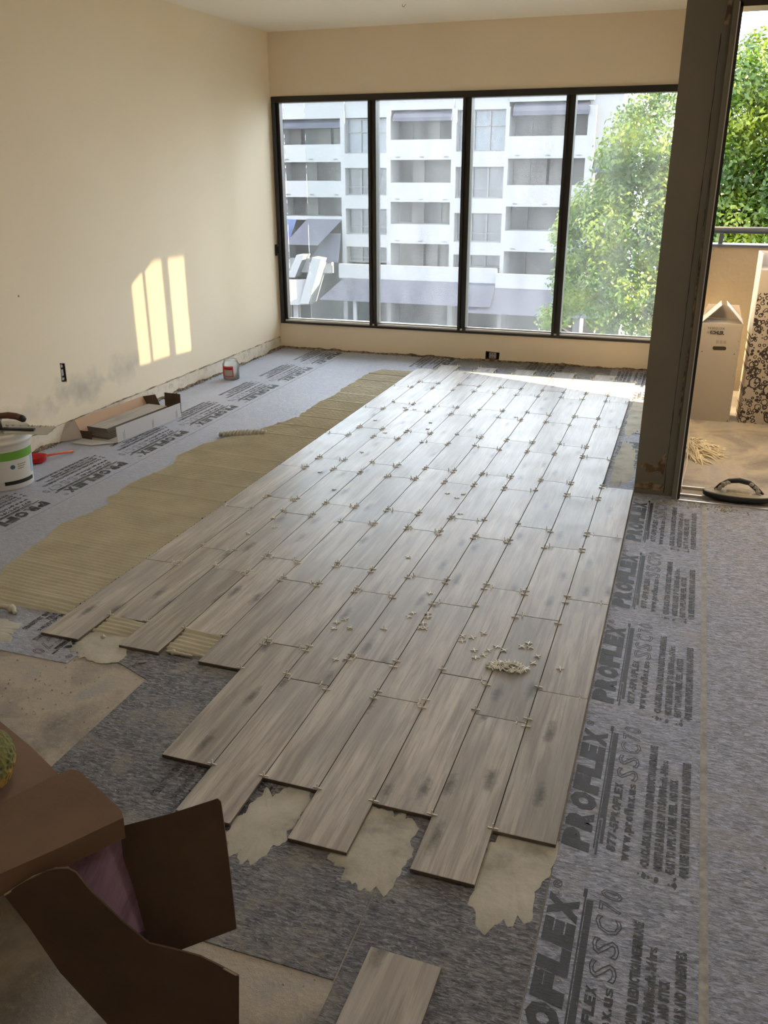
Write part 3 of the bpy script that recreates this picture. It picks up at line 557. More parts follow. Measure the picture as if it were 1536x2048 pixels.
lump('mortar_blob', 'small mortar lump near the cut edge of the left membrane', [(1.81, -4.93, ZF+.003), (1.835, -4.915, ZF+.005)], .006, 'dry_mortar', 12)
def smear(label, cx, cy, rx, ry, seed, n=90, z=.0009, clipx=None):
    pts = []
    for i in range(n):
        a = 2*math.pi*i/n; q = 1+.45*noise.noise(Vector((math.cos(a)*1.3, math.sin(a)*1.3, seed)))+.22*noise.noise(Vector((math.cos(a)*6, math.sin(a)*6, seed)))
        ca, sa = math.cos(a), math.sin(a); sq = (abs(ca)**3+abs(sa)**3)**(-1/3); x = cx+rx*q*sq*ca; y = cy+ry*q*sq*sa
        if clipx: x = max(clipx[0], min(clipx[1], x))
        pts.append((x, y, ZF+.0002))
    vs_ = pts+[(cx, cy, ZF+z*2.2)]+[(cx+(p[0]-cx)*.9, cy+(p[1]-cy)*.9, ZF+z*2) for p in pts]; fs = [(i, (i+1) % n, n+1+(i+1) % n, n+1+i) for i in range(n)]+[(n+1+i, n+1+(i+1) % n, n) for i in range(n)]
    return tag(MB().add(vs_, fs).build('mortar_smear', 'dry_mortar', smooth=True), label, 'mortar')
smear('pale dried mortar smear in the notch left of the near eleventh-row plank', 2.80, -5.44, .085, .13, 1.1)
smear('pale dried mortar smear at the foot of the last row on the right', 3.115, -5.42, .075, .16, 2.1, clipx=(3.04, 3.2))
smear('pale dried mortar smear in the notch left of the ninth-row plank', 2.52, -5.44, .075, .14, 3.4)
smear('thin pale mortar smear between the first and third row ends', 1.62, -4.88, .10, .09, 4.7)
smear('pale smear of mortar dust left of the first plank by the print', 1.17, -4.90, .16, .07, 5.9)
smear('pale mortar smear on the concrete right of the carton flap', 2.55, -5.90, .09, .06, 7.3, z=.0004)
smear('yellowish mortar smear on the bare strip beside the partition wall', 3.115, -2.95+.6, .055, .35, 8.2, clipx=(3.05, 3.192))
smear('yellowish mortar smear farther along the strip beside the partition wall', 3.115, -1.35, .055, .45, 9.6, clipx=(3.05, 3.192))

# ---------------------------------------------------------------- bucket, trowel, ladle
bk = empty('bucket', (.205, -3.665, ZF), 'white mortar bucket with green and black label bands at the left edge', 'bucket')
MB().lathe([(0, 0), (.118, 0), (.122, .006), (.132, .20), (.135, .205), (.1352, .215), (.142, .217), (.1425, .228), (.139, .232), (.1395, .247), (.145, .250), (.146, .262), (.140, .265), (.136, .258), (.130, .20)], 48).build('body', 'bucket_white', bk, smooth=True)
MB().lathe([(0, .200), (.05, .205), (.10, .198), (.131, .202)], 24).build('mortar_fill', 'wet_mortar', bk, smooth=True)
def band(name, m, a0, a1, z0, z1, par, r0=.1235, dr_=.0495, n=14, e=.0009):
    mb = MB(); vs_ = []
    for i in range(n+1):
        a = math.radians(a0+(a1-a0)*i/n)
        for z in (z0, z1): r = r0+dr_*z+e; vs_.append((r*math.cos(a), r*math.sin(a), z))
    mb.add(vs_, [(2*i, 2*i+2, 2*i+3, 2*i+1) for i in range(n)]); return mb.build(name, m, par, smooth=True)
CA = math.degrees(math.atan2(-6.948+3.665, 3.336-.205))   # direction towards the camera
band('label_sheet', 'labelwhite', CA-10, CA+75, .045, .19, bk); band('green_band', 'green', CA-8, CA+75, .145, .185, bk, e=.0014)
band('black_band', 'print_black', CA-4, CA+66, .028, .046, bk, e=.0016); band('blue_panel', 'lightblue', CA+62, CA+76, .06, .14, bk, e=.0015)
mb = MB()
for k in range(18):
    a = 2*math.pi*k/18
    th = math.radians(CA+16)+.085*math.cos(a); z = .112+.0105*math.sin(a); r = .1235+.0495*z+.0017; mb.v.append((r*math.cos(th), r*math.sin(th), z))
mb.f.append(tuple(range(18))); mb.m.append(0); mb.build('round_emblem', 'blue', bk)
for k, z in enumerate((.118, .108, .098)): band('fine_print', 'print_grey', CA+26, CA+46-3*k, z, z+.004, bk, e=.0016)
tw = empty('notched_trowel', (.345, -3.66, .279), 'notched trowel with a brown grip resting across the mortar bucket rim', 'trowel')
tw.rotation_euler = (math.radians(6), 0, math.radians(12))
mb = MB().box(-.19, .15, -.055, .048, 0, .0016)
for k in range(24): mb.box(-.185+.014*k, -.178+.014*k, .048, .058, 0, .0016)
for k in range(7): mb.box(.15, .160, -.052+.014*k, -.045+.014*k, 0, .0016)
mb.build('blade', 'steel', tw)
MB().box(-.17, .07, -.012, .006, .0016, .008).build('mounting_bar', 'rubber', tw)
MB().tube([(-.10, -.003, .006), (-.10, -.003, .045), (-.085, -.003, .062), (-.07, -.003, .066)], .006, 8).build('shank', 'steel', tw, smooth=True)
MB().tube([(-.108, -.003, .060), (-.09, -.003, .070), (-.05, -.003, .074), (-.01, -.003, .070), (.012, -.003, .062)], [.011, .0145, .016, .0165, .0165], 12).build('grip', 'grip_brown', tw, smooth=True)
MB().tube([(.010, -.003, .063), (.026, -.003, .056), (.034, -.003, .052)], [.0172, .0165, .010], 12).build('end_cap', 'rubber', tw, smooth=True)
lm = MB()
for k in range(9): lm.lathe([(.007, 0), (.006, .004), (0, .007)], 6, (-.16+.034*k+rs.uniform(-.01, .01), .045, .0016))
lm.build('mortar_bits', 'wet_mortar', tw)
bk.scale = (1.06, 1.06, 1.07)
ld = empty('scoop', (.120, -3.335, ZF), 'red plastic scoop with an orange handle lying behind the bucket', 'scoop')
MB().lathe([(0, .002), (.035, .002), (.050, .010), (.053, .032), (.057, .034), (.051, .032), (.046, .012), (0, .006)], 24).build('bowl', 'red', ld, smooth=True)
MB().tube([(.040, .035, .030), (.055, .09, .024), (.068, .15, .016), (.080, .20, .010)], [.006, .006, .0065, .007], 8).build('handle', 'orange', ld, smooth=True)

# ---------------------------------------------------------------- opened carton with planks
cb = empty('plank_carton', (.235, -2.60, ZF+.0006), 'opened flat white carton holding planks on the floor by the left wall', 'carton')
cb.rotation_euler = (0, 0, math.radians(-5))
t = .0035
MB().box(-.115, .115, -.31, .31, .004, .004+t).build('bottom_panel', 'carton_grey', cb)
MB().box(.115, .115+t, -.29, .315, .0, .092).build('side_panel', 'carton_white', cb)
MB().prism([(-.118, -.31, .006), (-.118, .31, .006), (-.17, .31, .108), (-.17, -.31, .108)], (.0035, 0, .002)).build('side_panel', 'tan_card', cb)
MB().prism([(-.17, .31, .108), (-.118, .31, .02), (-.055, .345, .03), (-.10, .35, .118)], (0, .0035, 0)).build('end_flap', 'cardboard_shaded', cb)
MB().prism([(-.02, .345, .14), (.10, .345, .14), (.112, .325, .02), (-.01, .325, .02)], (0, .0035, 0)).build('end_flap', 'cardboard_shaded', cb)
MB().prism([(-.17, -.31, .108), (-.118, -.31, .006), (-.205, -.43, .004), (-.25, -.40, .07)], (-.002, -.003, 0)).build('end_flap', 'carton_grey', cb)
MB().prism([(-.118, -.312, .006), (-.05, -.312, .006), (-.05, -.312, .055), (-.13, -.312, .052)], (0, -.0035, 0)).build('end_flap', 'cardboard_shaded', cb)
MB().prism([(-.115, -.312, .004), (.115, -.312, .004), (.02, -.40, .002), (-.12, -.40, .002)], (0, 0, .003)).build('end_flap', 'carton_white', cb)
mb = MB()
for y in (-.235, 0.03, .265):
    mb.box(.119, .1195, y-.002, y+.0005, .004, .05).box(.119, .1195, y+.008, y+.0105, .01, .06)
mb.build('strap_marks', 'print_grey', cb)
for k in range(7):
    st = bpy.data.objects.new('stacked_plank', PM); C.objects.link(st); st.scale = (.98, .90, 1)
    x, y = .235+(-.028+rs.uniform(-.002, .002)), -2.60+rs.uniform(-.004, .004); st.location = (x, y, ZF+.0078+TH*(k+1)+.0002*k); st.rotation_euler = (0, 0, math.radians(-5)); 
    tag(st, 'grey-brown plank in the stack inside the opened carton, %s' % ('topmost', )[0] if k == 6 else 'grey-brown plank under the topmost one in the carton stack', 'plank', None if k == 6 else 'planks stacked in the opened carton')
# tub of spacers
tb = empty('spacer_tub', (.165, -1.225, ZF), 'small clear tub with a red label standing on the membrane near the far corner', 'tub')
MB().lathe([(0, .001), (.055, .001), (.060, .006), (.061, .115), (.050, .135), (.050, .145), (.048, .145), (.048, .135), (.058, .114), (.057, .008), (0, .004)], 28).build('jar', 'clear_plastic', tb, smooth=True)
MB().lathe([(0, .005), (.055, .006), (.056, .04), (.03, .052), (0, .048)], 20).build('contents', 'spacer_plastic', tb)
CB = math.degrees(math.atan2(-6.948+1.225, 3.336-.165))
band('label_sheet', 'red_label', CB-75, CB+15, .028, .105, tb, .061, .0, e=.0008); band('white_panel', 'box_cream', CB-55, CB+8, .034, .078, tb, .061, 0, e=.0014)
band('dark_stripe', 'print_black', CB-50, CB+8, .084, .090, tb, .061, 0, e=.0014)

# ---------------------------------------------------------------- foreground carton and sponge
A = [(1.715, -5.608, 0.4), (2.097, -5.779, 0.4), (2.212, -5.827, 0.4), (2.319, -5.879, 0.4), (2.317, -5.913, 0.403), (2.295, -5.958, 0.407), (2.285, -5.992, 0.41), (2.244, -6.127, 0.422)]
B = [(2.226, -6.113, 0.404), (2.29, -5.996, 0.415), (2.306, -5.968, 0.418), (2.321, -5.941, 0.42), (2.334, -5.916, 0.422), (2.35, -5.893, 0.424), (2.361, -5.886, 0.425), (2.374, -5.886, 0.425), (2.443, -5.917, 0.423), (2.496, -5.941, 0.421), (2.513, -5.952, 0.421), (2.52, -5.96, 0.42), (2.496, -5.992, 0.417), (2.456, -6.046, 0.412), (2.397, -6.12, 0.405), (2.323, -6.212, 0.397)]
E_ = B[11:]
B2 = E_+[(x, y-.002, z-.042) for x, y, z in E_[::-1]]
Cc = [(2.5, -5.947, 0.382), (2.582, -5.913, 0.405), (2.65, -5.882, 0.428), (2.658, -5.878, 0.431), (2.665, -5.879, 0.427), (2.682, -5.901, 0.382), (2.699, -5.924, 0.336), (2.73, -5.969, 0.246), (2.685, -5.991, 0.228), (2.639, -6.014, 0.21), (2.588, -6.021, 0.22), (2.577, -6.014, 0.236), (2.546, -5.989, 0.292), (2.516, -5.97, 0.338)]
D = [(2.397, -6.122, 0.36), (2.43, -6.106, 0.382), (2.464, -6.09, 0.402), (2.479, -6.084, 0.405), (2.495, -6.078, 0.405), (2.506, -6.075, 0.398), (2.528, -6.073, 0.364), (2.573, -6.066, 0.31), (2.617, -6.058, 0.265), (2.65, -6.048, 0.256), (2.696, -6.034, 0.24), (2.728, -6.026, 0.221), (2.757, -6.018, 0.2), (2.759, -6.034, 0.108), (2.761, -6.055, -0.013), (2.626, -6.103, -0.009), (2.551, -6.109, 0.114), (2.479, -6.118, 0.215), (2.431, -6.119, 0.304)]
Pp = [(2.40, -6.06, .327), (2.463, -5.95, .361), (2.515, -5.935, .34), (2.60, -5.985, .225), (2.62, -6.002, .198), (2.56, -6.03, .20), (2.534, -6.045, .233), (2.458, -6.05, .296)]
cr = empty('cardboard_carton', (0, 0, 0), 'torn brown cardboard carton with open flaps in the near left corner', 'carton')
sheet('top_panel', A, .004, 'cardboard', cr); sheet('top_flap', B, .004, 'cardboard', cr); sheet('folded_edge', B2, .003, 'cardboard', cr)
sheet('side_flap', Cc, .004, 'cardboard_shaded', cr); sheet('front_panel', D, .004, 'cardboard_shaded', cr); sheet('inner_liner', Pp, .0015, 'mauve_liner', cr)
MB().prism([(1.72, -5.63, .398), (2.29, -5.87, .398), (2.29, -5.87, ZF), (1.72, -5.63, ZF)], (0, -.004, 0)).build('carton_wall', 'cardboard_shaded', cr)
MB().tube([(2.40, -6.124, .363), (2.43, -6.088, .376), (2.456, -6.063, .379), (2.474, -6.054, .378)], [.002, .003, .0025, .002], 5).build('torn_edge', 'torn_paper', cr)
MB().tube([(2.641, -6.020, .217), (2.70, -6.020, .219), (2.758, -6.027, .213)], .0015, 4).build('torn_edge', 'torn_paper', cr)
sp = MB().lathe([(.005, .0), (.045, .0), (.060, .008), (.066, .028), (.064, .048), (.050, .066), (.025, .073), (.002, .073)], 36, sx=1.0, sy=1.35).build('sponge', 'sponge_foam', smooth=True)
sp.location = (2.205, -5.955, .417); sp.rotation_euler = (0, 0, .6); sp.scale = (1.05, 1.05, 1)
tag(sp, 'yellow and green grout sponge sitting on the brown carton at the left edge', 'sponge')

# ---------------------------------------------------------------- balcony
struct('balcony_floor', MB().box(3.276, 5.2, -2.70, -.30, -.2, -.030), 'balcony_deck')
struct('balcony_shade_slab', MB().box(3.276, 5.2, -2.68, -.30, 2.62, 2.75), 'back_paint')  # unseen overhang added to cut the sky light on the balcony
struct('balcony_wall', MB().box(3.276, 5.2, -.45, -.30, -.03, .955), 'stucco')
wall_holes('balcony_sun_screen', 'x', 5.0, .12, rect(-2.7, -.30, -.03, 2.62), [rect(-2.25, -1.38, 1.38, 2.42), rect(-1.06, -.47, .32, .95)], 'stucco')  # unseen wall, shaped to shade the balcony and pass sun to the slots
rl = empty('railing', (0, 0, 0), 'dark blue metal railing on top of the tan balcony wall', 'railing')
MB().tube([(3.285, -.38, 1.06), (4.93, -.38, 1.06)], .022, 10).build('top_rail', 'rail_blue', rl, smooth=True)
MB().box(3.285, 4.93, -.47, -.29, .956, .972).build('cap_rail', 'rail_blue', rl)
for x in (3.50, 4.1, 4.7): MB().box(x-.014, x+.014, -.394, -.366, .972, 1.045).build('post', 'rail_blue', rl)
kb = empty('tall_carton', (3.548, -1.23, -.030), 'tall cream carton with raised top flaps and black maker name on the balcony', 'carton')
kb.rotation_euler = (0, 0, 0)
MB().box(-.115, .115, -.10, .10, 0, .615).build('body', 'box_cream', kb, bev=.001)
for s_ in (-1, 1):
    MB().prism([(s_*.115, -.10, .616), (s_*.115, .10, .616), (s_*.015, .10, .72), (s_*.015, -.10, .72)], (s_*.002, 0, .003)).build('top_flap', 'carton_white', kb)
MB().prism([(-.115, .10, .616), (.115, .10, .616), (.09, .10, .70), (-.09, .10, .70)], (0, .003, 0)).build('rear_flap', 'carton_grey', kb)
fk = lambda u, v, z: (u, -.1008+z, v)
mb = MB(); fit_text(mb, 'KOHLER.', -.062, .018, .548, .572, fk, .05); fit_text(mb, 'OF', -.080, -.066, .552, .566, fk, 0); fit_text(mb, 'THE BOLD LOOK', -.080, .018, .578, .592, fk, 0)
mb.build('lettering', 'print_black', kb)
mb = MB()
for k in range(10): mb.add([(.106-.002*(k % 2), -.1008, .56-.052*k), (.100, -.1008, .57-.052*k), (.1015, -.1008, .572-.052*k), (.108, -.1008, .563-.052*k)], [(0, 1, 2, 3)])
for x0 in (-.022, -.001, .020):
    mb.add([(x0, -.1008, .495), (x0+.016, -.1008, .495), (x0+.016, -.1008, .515), (x0, -.1008, .515)], [(0, 1, 2, 3)])
mb.build('small_print', 'print_grey', kb)
mb = MB(); 
for k in range(12): a = math.pi*2*k/12; mb.v.append((.002+(.028 if math.cos(a) > 0 else -.028)+.011*math.cos(a), -.1012, .468+.0115*math.sin(a)))
mb.f.append(tuple(range(12))); mb.m.append(0); mb.build('hand_hole', 'dark_gap', kb)
mb = MB()
for x, z in ((-.10, .44), (.085, .435), (.10, .02)): mb.add([(x, -.1008, z), (x+.008, -.1008, z), (x+.008, -.1008, z+.008)], [(0, 1, 2)])
mb.build('corner_marks', 'print_black', kb)
db = empty('patterned_carton', (3.72, -1.32, -.030), 'large carton covered in black doodle print standing on the balcony', 'carton')
db.rotation_euler = (0, 0, .05)
MB().box(0, .62, 0, .22, 0, .93).build('body', 'doodle_print', db, bev=.001)
MB().box(-.004, 0, 0, .22, .55, 1.02).box(-.004, .62, .218, .222, .93, 1.02).build('top_flap', 'carton_white', db)  # the white side flap stands in for a sunlit strip on this edge
# mop head, cord, threshold tool
mp = empty('mop_head', (3.455, -2.02, -.030), 'white string mop head spilling out on the balcony floor by the door jamb', 'mop')
rm = random.Random(21); mb = MB()
for k in range(140):
    a = rm.uniform(-1.25, 1.25); L = rm.uniform(.10, .25); n = 9; ph = rm.uniform(0, 6); am = rm.uniform(.008, .022); pts = []
    for i in range(n):
        q = i/(n-1); rr_ = L*q; wob = am*math.sin(ph+q*9); pts.append((-.05+rr_*math.cos(a)-wob*math.sin(a), rr_*math.sin(a)*1.25+wob*math.cos(a), .010+.095*(1-q)**1.1*rm.uniform(.2, 1)+.006*rm.random()))
    mb.tube(pts, .0042, 4)
tag(mb.build('strands', 'yarn', mp, smooth=True), kind='stuff')
MB().tube([(-.055, -.30, .004), (-.05, -.12, .02), (-.045, .03, .05)], [.016, .024, .02], 8).build('mop_collar', 'carton_grey', mp, smooth=True)
tag(MB().tube([(3.413, -2.72, -.015), (3.414, -2.6, .0), (3.43, -2.40, .03), (3.425, -2.25, .10), (3.42, -2.15, .18), (3.415, -2.1, .25)], .004, 6).build('white_cord', 'cord_white', smooth=True), 'thin white cord running up along the balcony door jamb', 'cord')
tag(MB().tube([(3.66, -1.37, -.024), (3.72, -1.44, -.025), (3.82, -1.49, -.025), (3.95, -1.50, -.025), (4.1, -1.49, -.025)], .005, 6).build('white_cord', 'cord_white', smooth=True), 'white cord lying on the balcony floor before the patterned carton', 'cord')
tag(MB().tube([(3.40, -1.48, -.024), (3.47, -1.41, -.022)], .005, 6).build('white_cord', 'cord_white', smooth=True), 'short white cord end poking out between mop and tall carton', 'cord')
tl_ = empty('handled_float', (3.665, -2.765, .002), 'mortar-crusted oval tool with an arched handle resting on the door threshold', 'tool')
tl_.rotation_euler = (0, 0, -.04)
MB().lathe([(0, -.004), (.145, -.004), (.155, .002), (.157, .020), (.150, .024), (.146, .018), (0, .016)], 40, sy=.42).build('base_plate', 'rubber', tl_, smooth=True)
MB().lathe([(.150, .020), (.146, .026), (.140, .022), (.09, .030), (.05, .024), (0, .026)], 40, sy=.42).build('mortar_crust', 'dry_mortar', tl_, smooth=True)
ar = [(-.095, .01, .022), (-.078, .01, .050), (-.045, .01, .074), (0, .01, .082), (.045, .01, .074), (.080, .01, .048), (.104, .01, .020)]
MB().tube(ar, [.014, .012, .012, .013, .012, .012, .014], 10).build('handle', 'rubber', tl_, smooth=True)
mb = MB()
for k in range(30):
    q = rm.random(); a = rm.choice((0, 1, 4, 5)); p = Vector(ar[a]).lerp(Vector(ar[a+1]), q); mb.lathe([(.008, -.006), (.009, 0), (.004, .006), (0, .007)], 6, (p.x+rm.uniform(-.006, .006), rm.uniform(-.014, .006), p.z+rm.uniform(-.004, .008)))
mb.build('mortar_lumps', 'dry_mortar', tl_, smooth=True)
MB().tube([(-.05, -.014, .030), (0, -.018, .036), (.05, -.014, .030)], [.008, .011, .008], 8).tube([(-.055, -.03, .026), (0, -.034, .029), (.06, -.03, .026)], .006, 8).build('mortar_roll', 'raw_plaster', tl_, smooth=True)

# ---------------------------------------------------------------- outside: street, trees, the block of flats
struct('ground', MB().box(-80, 60, 3, 90, -10.4, -10.2), 'street')
T1 = [(2.25, 2.41, 0.33), (1.98, 2.14, 0.36), (2.47, 1.9, 0.39), (1.77, 1.66, 0.36), (2.17, 1.48, 0.45), (2.63, 1.16, 0.45), (1.96, 0.99, 0.4), (1.44, 0.9, 0.37), (1.2, 0.55, 0.37), (1.75, 0.47, 0.46), (2.37, 0.39, 0.49), (2.84, 0.06, 0.4), (1.24, -0.08, 0.38), (0.94, 0.28, 0.23), (1.72, -0.33, 0.47), (2.29, -0.49, 0.46), (2.84, -0.74, 0.41), (1.09, -0.54, 0.29), (1.31, -0.89, 0.33), (1.87, -1.05, 0.4), (0.81, -1.29, 0.24), (1.14, -1.13, 0.24), (2.45, -1.21, 0.33), (2.57, 2.53, 0.3), (2.87, 0.58, 0.45), (3.29, 1.62, 0.69), (3.41, 0.02, 0.69), (3.18, -1.36, 0.57), (2.75, .25, .5), (2.85, .9, .45), (2.7, -.4, .5), (2.6, 1.4, .4)]
T2 = [(3.81, 2.85, .25), (3.63, 2.52, .28), (3.94, 2.35, .31), (3.63, 2.07, .29), (3.96, 1.83, .32), (3.63, 1.66, .29), (3.91, 1.35, .32), (3.63, 1.17, .29), (4.18, 1.11, .32), (3.86, .86, .33), (4.19, .68, .33), (3.63, .67, .27), (4.36, 2.22, .56), (4.5, 1.35, .57), (4.04, .43, .3), (3.44, 2.19, .22), (3.41, 1.48, .33), (3.36, .86, .33), (4.9, 1.8, .7), (4.8, .6, .7), (3.9, -.2, .6), (5.2, 2.6, .4)]
def tree(blobs, Y, seed, nleaf, label, tx):
    rt_ = random.Random(seed); e = empty('tree', (tx, Y+.4, -10.2), label, 'tree'); mb = MB(); o = Vector((tx, Y+.4, -10.2))
    tot = sum(b[2]**2 for b in blobs); cen = []
    for x, z, r in blobs:
        for dy in (0, rt_.uniform(.3, .9)):
            cy = Y+dy*1.6+rt_.uniform(-.35, .35); cen.append((x, cy, z, r)); n = int(nleaf*r*r/tot/2)
            for _ in range(n):
                d = Vector((rt_.gauss(0, 1), rt_.gauss(0, 1), rt_.gauss(0, 1))).normalized(); rad = r*rt_.uniform(.55, 1.12)*(1+.25*noise.noise(d*2.2+Vector((x, z, seed))))
                p = Vector((x, cy, z))+d*rad-o; nn = (d+Vector((rt_.uniform(-1, 1), rt_.uniform(-1, 1), rt_.uniform(-.2, 1.4)))).normalized(); t_ = nn.cross(Vector((rt_.uniform(-1, 1), rt_.uniform(-1, 1), rt_.uniform(-1, 1)))).normalized(); b2 = nn.cross(t_)
                s_ = rt_.uniform(.032, .06); k = len(mb.v); mb.v += [tuple(p-t_*s_), tuple(p+b2*s_*.45), tuple(p+t_*s_), tuple(p-b2*s_*.45)]; mb.f.append((k, k+1, k+2, k+3)); mb.m.append(0)
    me = bpy.data.meshes.new('foliage'); me.from_pydata(mb.v, [], mb.f); f = link('foliage', me, 'leaf', e); f['kind'] = 'stuff'
    tr = MB().tube([(0, 0, 0), (.1, .05, 5), (.0, .1, 8.5), (.05, .1, 10.3)], [.26, .2, .14, .08], 8)
    for x, cy, z, r in cen[::5]: tr.tube([(0, .05, 8.0), ((x-tx)*.5, (cy-o.y)*.5, z+10.2-.6), (x-tx, cy-o.y, z+10.2)], [.06, .03, .012], 5)
    tr.build('trunk', 'bark', e, smooth=True)
tree(T1, 10.2, 1, 44000, 'leafy green tree filling the rightmost window pane', 2.9)
tree(T2, 6.0, 2, 36000, 'leafy green tree beyond the balcony railing', 4.9)
# apartment block across the street
YB = 55.0
ab = empty('apartment_block', (-15, YB, -10.2), 'white apartment block with recessed balconies and blue awnings across the street', 'building'); O = Vector((-15, YB, -10.2))
def part(name, mats, boxes=None, prisms=None, **k):
    mb = MB()
    for b in boxes or []: mb.box(b[0]-O.x, b[1]-O.x, b[2]-O.y, b[3]-O.y, b[4]-O.z, b[5]-O.z)
    for p, off in prisms or []: mb.prism([Vector(q)-O for q in p], off)
    return mb.build(name, mats, ab, **k)
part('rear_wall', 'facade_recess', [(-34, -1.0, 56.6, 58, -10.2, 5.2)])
part('roof_parapet', 'facade_white', [(-34, -20.6, 54.6, 57, 4.66, 6.3), (-20.6, -17.3, 54.7, 57, 4.66, 6.3), (-17.3, -12.8, 54.6, 57, 5.08, 6.4), (-12.8, -9.1, 54.7, 57, 5.0, 6.2), (-9.1, -3.7, 54.6, 57, 5.4, 6.3), (-3.98, -1.9, 54.9, 57, 1.9, 6.9)])
for x0, x1 in ((-20.9, -20.58), (-17.5, -17.2), (-12.9, -12.57), (-9.26, -9.0), (-3.98, -3.5)): part('pillar', 'facade_white', [(x0, x1, 54.5, 57, -10, 5.1)])
def bay(x0, x1, openings, win_bay, hi):
    z_prev = hi
    for k, (zt, zb) in enumerate(openings):
        if z_prev-zt > .05 and k: part('spandrel', 'facade_white', [(x0, x1, 54.5, 57, zt, z_prev)]) if True else None
        z_prev = zb
        if win_bay:
            w_ = part('window', 'facade_frame', [(x0, x1, 54.95, 55.05, zt-.08, zt), (x0, x1, 54.95, 55.05, zb, zb+.08)]+[(x0+(x1-x0)*q-.05, x0+(x1-x0)*q+.05, 54.93, 55.06, zb, zt) for q in (.02, .34, .66, .98)]+[(x0, x1, 54.93, 55.06, zb+(zt-zb)*(.62 if k == 0 else .3)-.03, zb+(zt-zb)*(.62 if k == 0 else .3)+.03)])
            for q0, q1 in ((.02, .34), (.34, .66), (.66, .98)):
                mb = MB().box(x0+(x1-x0)*q0-O.x, x0+(x1-x0)*q1-O.x, 55.07-O.y, 55.1-O.y, zb-O.z, zt-O.z); mb.build('pane', 'facade_glass_top' if k == 0 else 'facade_glass', w_)
        else:
            rdx = random.Random(int(x0*10)+k); n = 4; xs_ = [x0+(x1-x0)*j/n for j in range(n+1)]
            for j in range(n):
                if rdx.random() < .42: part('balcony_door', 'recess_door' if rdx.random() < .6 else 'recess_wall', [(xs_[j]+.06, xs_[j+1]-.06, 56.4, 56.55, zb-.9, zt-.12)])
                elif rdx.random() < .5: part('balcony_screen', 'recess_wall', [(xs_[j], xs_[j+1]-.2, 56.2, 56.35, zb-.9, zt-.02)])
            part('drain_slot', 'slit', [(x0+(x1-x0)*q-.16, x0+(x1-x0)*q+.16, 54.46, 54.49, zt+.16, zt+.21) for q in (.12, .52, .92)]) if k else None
def awning(x0, x1, zt, zb, m='awning_blue', out=.9):
    n = 5; mb = MB(); P0 = []
    for i in range(n+1):
        a = math.pi/2*i/n; P0.append((55.4-out*math.sin(a), zb+(zt-zb)*math.cos(a)))
    P0 += [(55.4, zb)]
    mb.prism([(x0-O.x, y-O.y, z-O.z) for y, z in P0], (x1-x0, 0, 0)); mb.build('awning', m, ab)
bay(-25.6, -20.9, [(4.1, 3.0), (1.85, .6), (-.5, -1.8)], False, 4.66)
bay(-20.58, -17.5, [(4.6, 2.4), (1.45, -.35), (-1.25, -3.0), (-3.85, -4.95)], True, 4.66)
bay(-17.2, -12.9, [(4.4, 3.235), (1.956, .493), (-.764, -2.242), (-3.54, -5.1)], False, 5.08)
bay(-12.57, -9.26, [(5.0, 2.45), (1.5, -.5), (-1.45, -3.35), (-4.2, -5.4)], True, 5.0)
bay(-9.0, -3.98, [(4.6, 3.35), (2.0, .35), (-1.0, -2.55), (-3.9, -5.5)], False, 5.4)
bay(-31, -25.9, [(4.1, 3.0), (1.85, .6), (-.5, -1.8), (-4, -5.4)], False, 4.66)
part('spandrel', 'facade_white', [(-25.9, -20.9, 54.5, 57, -2.05, -1.8)]); part('pillar', 'facade_white', [(-25.95, -25.55, 54.5, 57, -10, 5.1)])
awning(-25.4, -20.9, 4.66, 4.05); awning(-17.0, -12.9, 5.08, 4.38, out=1.1); awning(-8.8, -3.9, 5.4, 4.58, out=1.1); awning(-3.4, -1.0, 2.0, 1.1, out=1.0)
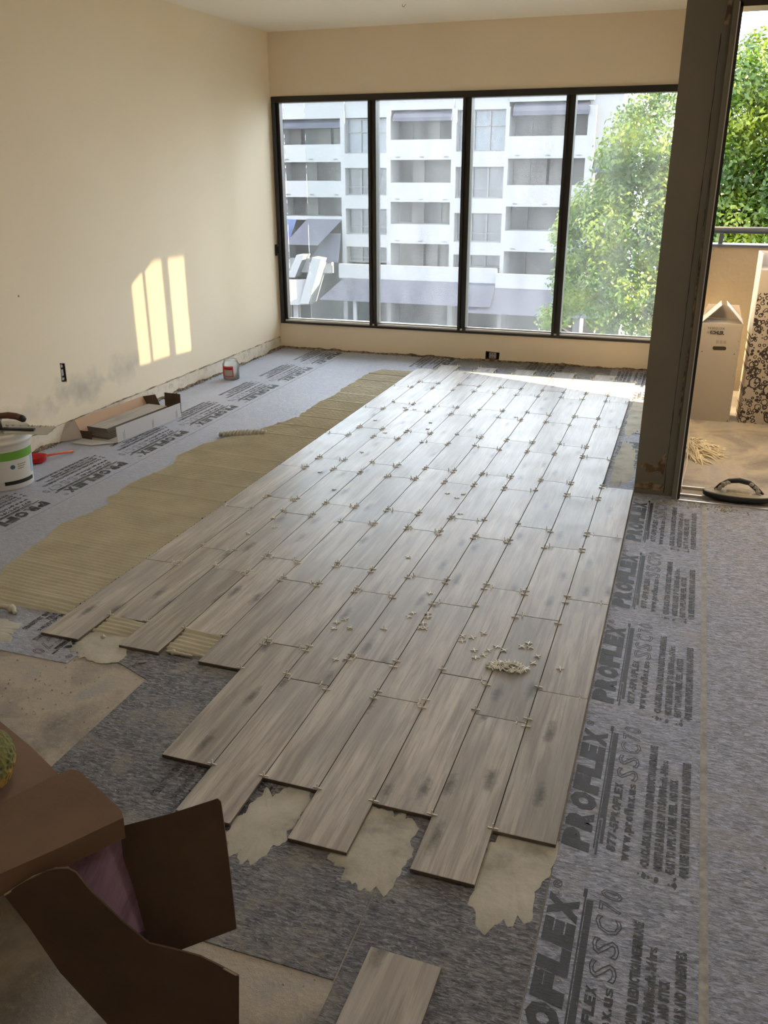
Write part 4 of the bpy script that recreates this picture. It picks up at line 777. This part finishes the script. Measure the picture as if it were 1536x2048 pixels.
# lower terrace wall, long awning and shaded base
part('terrace_wall', 'facade_white', [(-20.9, -9.3, 53.7, 54.0, -6.0, -5.0)]); part('terrace_wall', 'facade_white', [(-9.3, -1, 53.5, 53.8, -6.25, -5.3)])
def slope(x0, x1, z0, z1, y0, y1, m, name='awning', sk=0): part(name, m, None, [([(x0, y0, z0), (x1, y0, z0), (x1+sk, y1, z1), (x0-1.2, y1, z1)], (0, .05, .06))])
slope(-20.5, -9.3, -6.0, -7.35, 53.7, 51.9, 'awning_blue'); slope(-9.9, 0, -6.3, -7.75, 53.5, 51.7, 'awning_blue')
part('base_wall', 'facade_white', [(-20.9, -13, 52.2, 52.5, -10.2, -8.75), (-13, -1, 52.0, 52.3, -10.2, -9.1)]); part('terrace_post', 'facade_white', [(-19.3, -19.05, 52.3, 52.5, -9, -7.3)])
# entrance stair at the left with its canopies
slope(-23.6, -20.9, -2.05, -3.7, 54.4, 53.0, 'awning_blue', sk=-1.3); slope(-27.0, -24.4, -2.1, -4.9, 54.3, 52.9, 'awning_bright', sk=-.6)
slope(-22.0, -20.9, -3.0, -4.9, 54.2, 53.6, 'awning_blue')
part('stair_wall', 'facade_white', None, [([(-23.9, 53.0, -4.4), (-23.3, 53.0, -4.4), (-24.1, 53.0, -6.0), (-24.7, 53.0, -6.0)], (0, 1.2, 0)), ([(-22.5, 52.6, -4.5), (-21.8, 52.6, -4.6), (-22.9, 52.6, -7.8), (-23.6, 52.6, -7.8)], (0, 1.5, 0))])
mb = MB()
n = 14; vs_ = []
for i in range(n+1):
    a = math.pi*(.5*i/n); x = -26.5+3.6*math.sin(a) if i else -28; y = 52.2+1.2*(1-math.cos(a))
    vs_ += [(x-O.x, y-O.y, -6.1-O.z), (x-O.x, y-O.y, -7.9-O.z)]
mb.add(vs_, [(2*i, 2*i+2, 2*i+3, 2*i+1) for i in range(n)]); sm = mb.build('stair_wall', 'facade_white', ab); sm.data.materials  # curved landing wall
mod = sm.modifiers.new('s', 'SOLIDIFY'); mod.thickness = .25
part('landing', 'facade_white', [(-26, -21.5, 53.8, 54.2, -5.7, -4.7)]); part('stair_column', 'facade_white', [(-24.6, -24.2, 53.6, 54, -10.2, -7.8)])
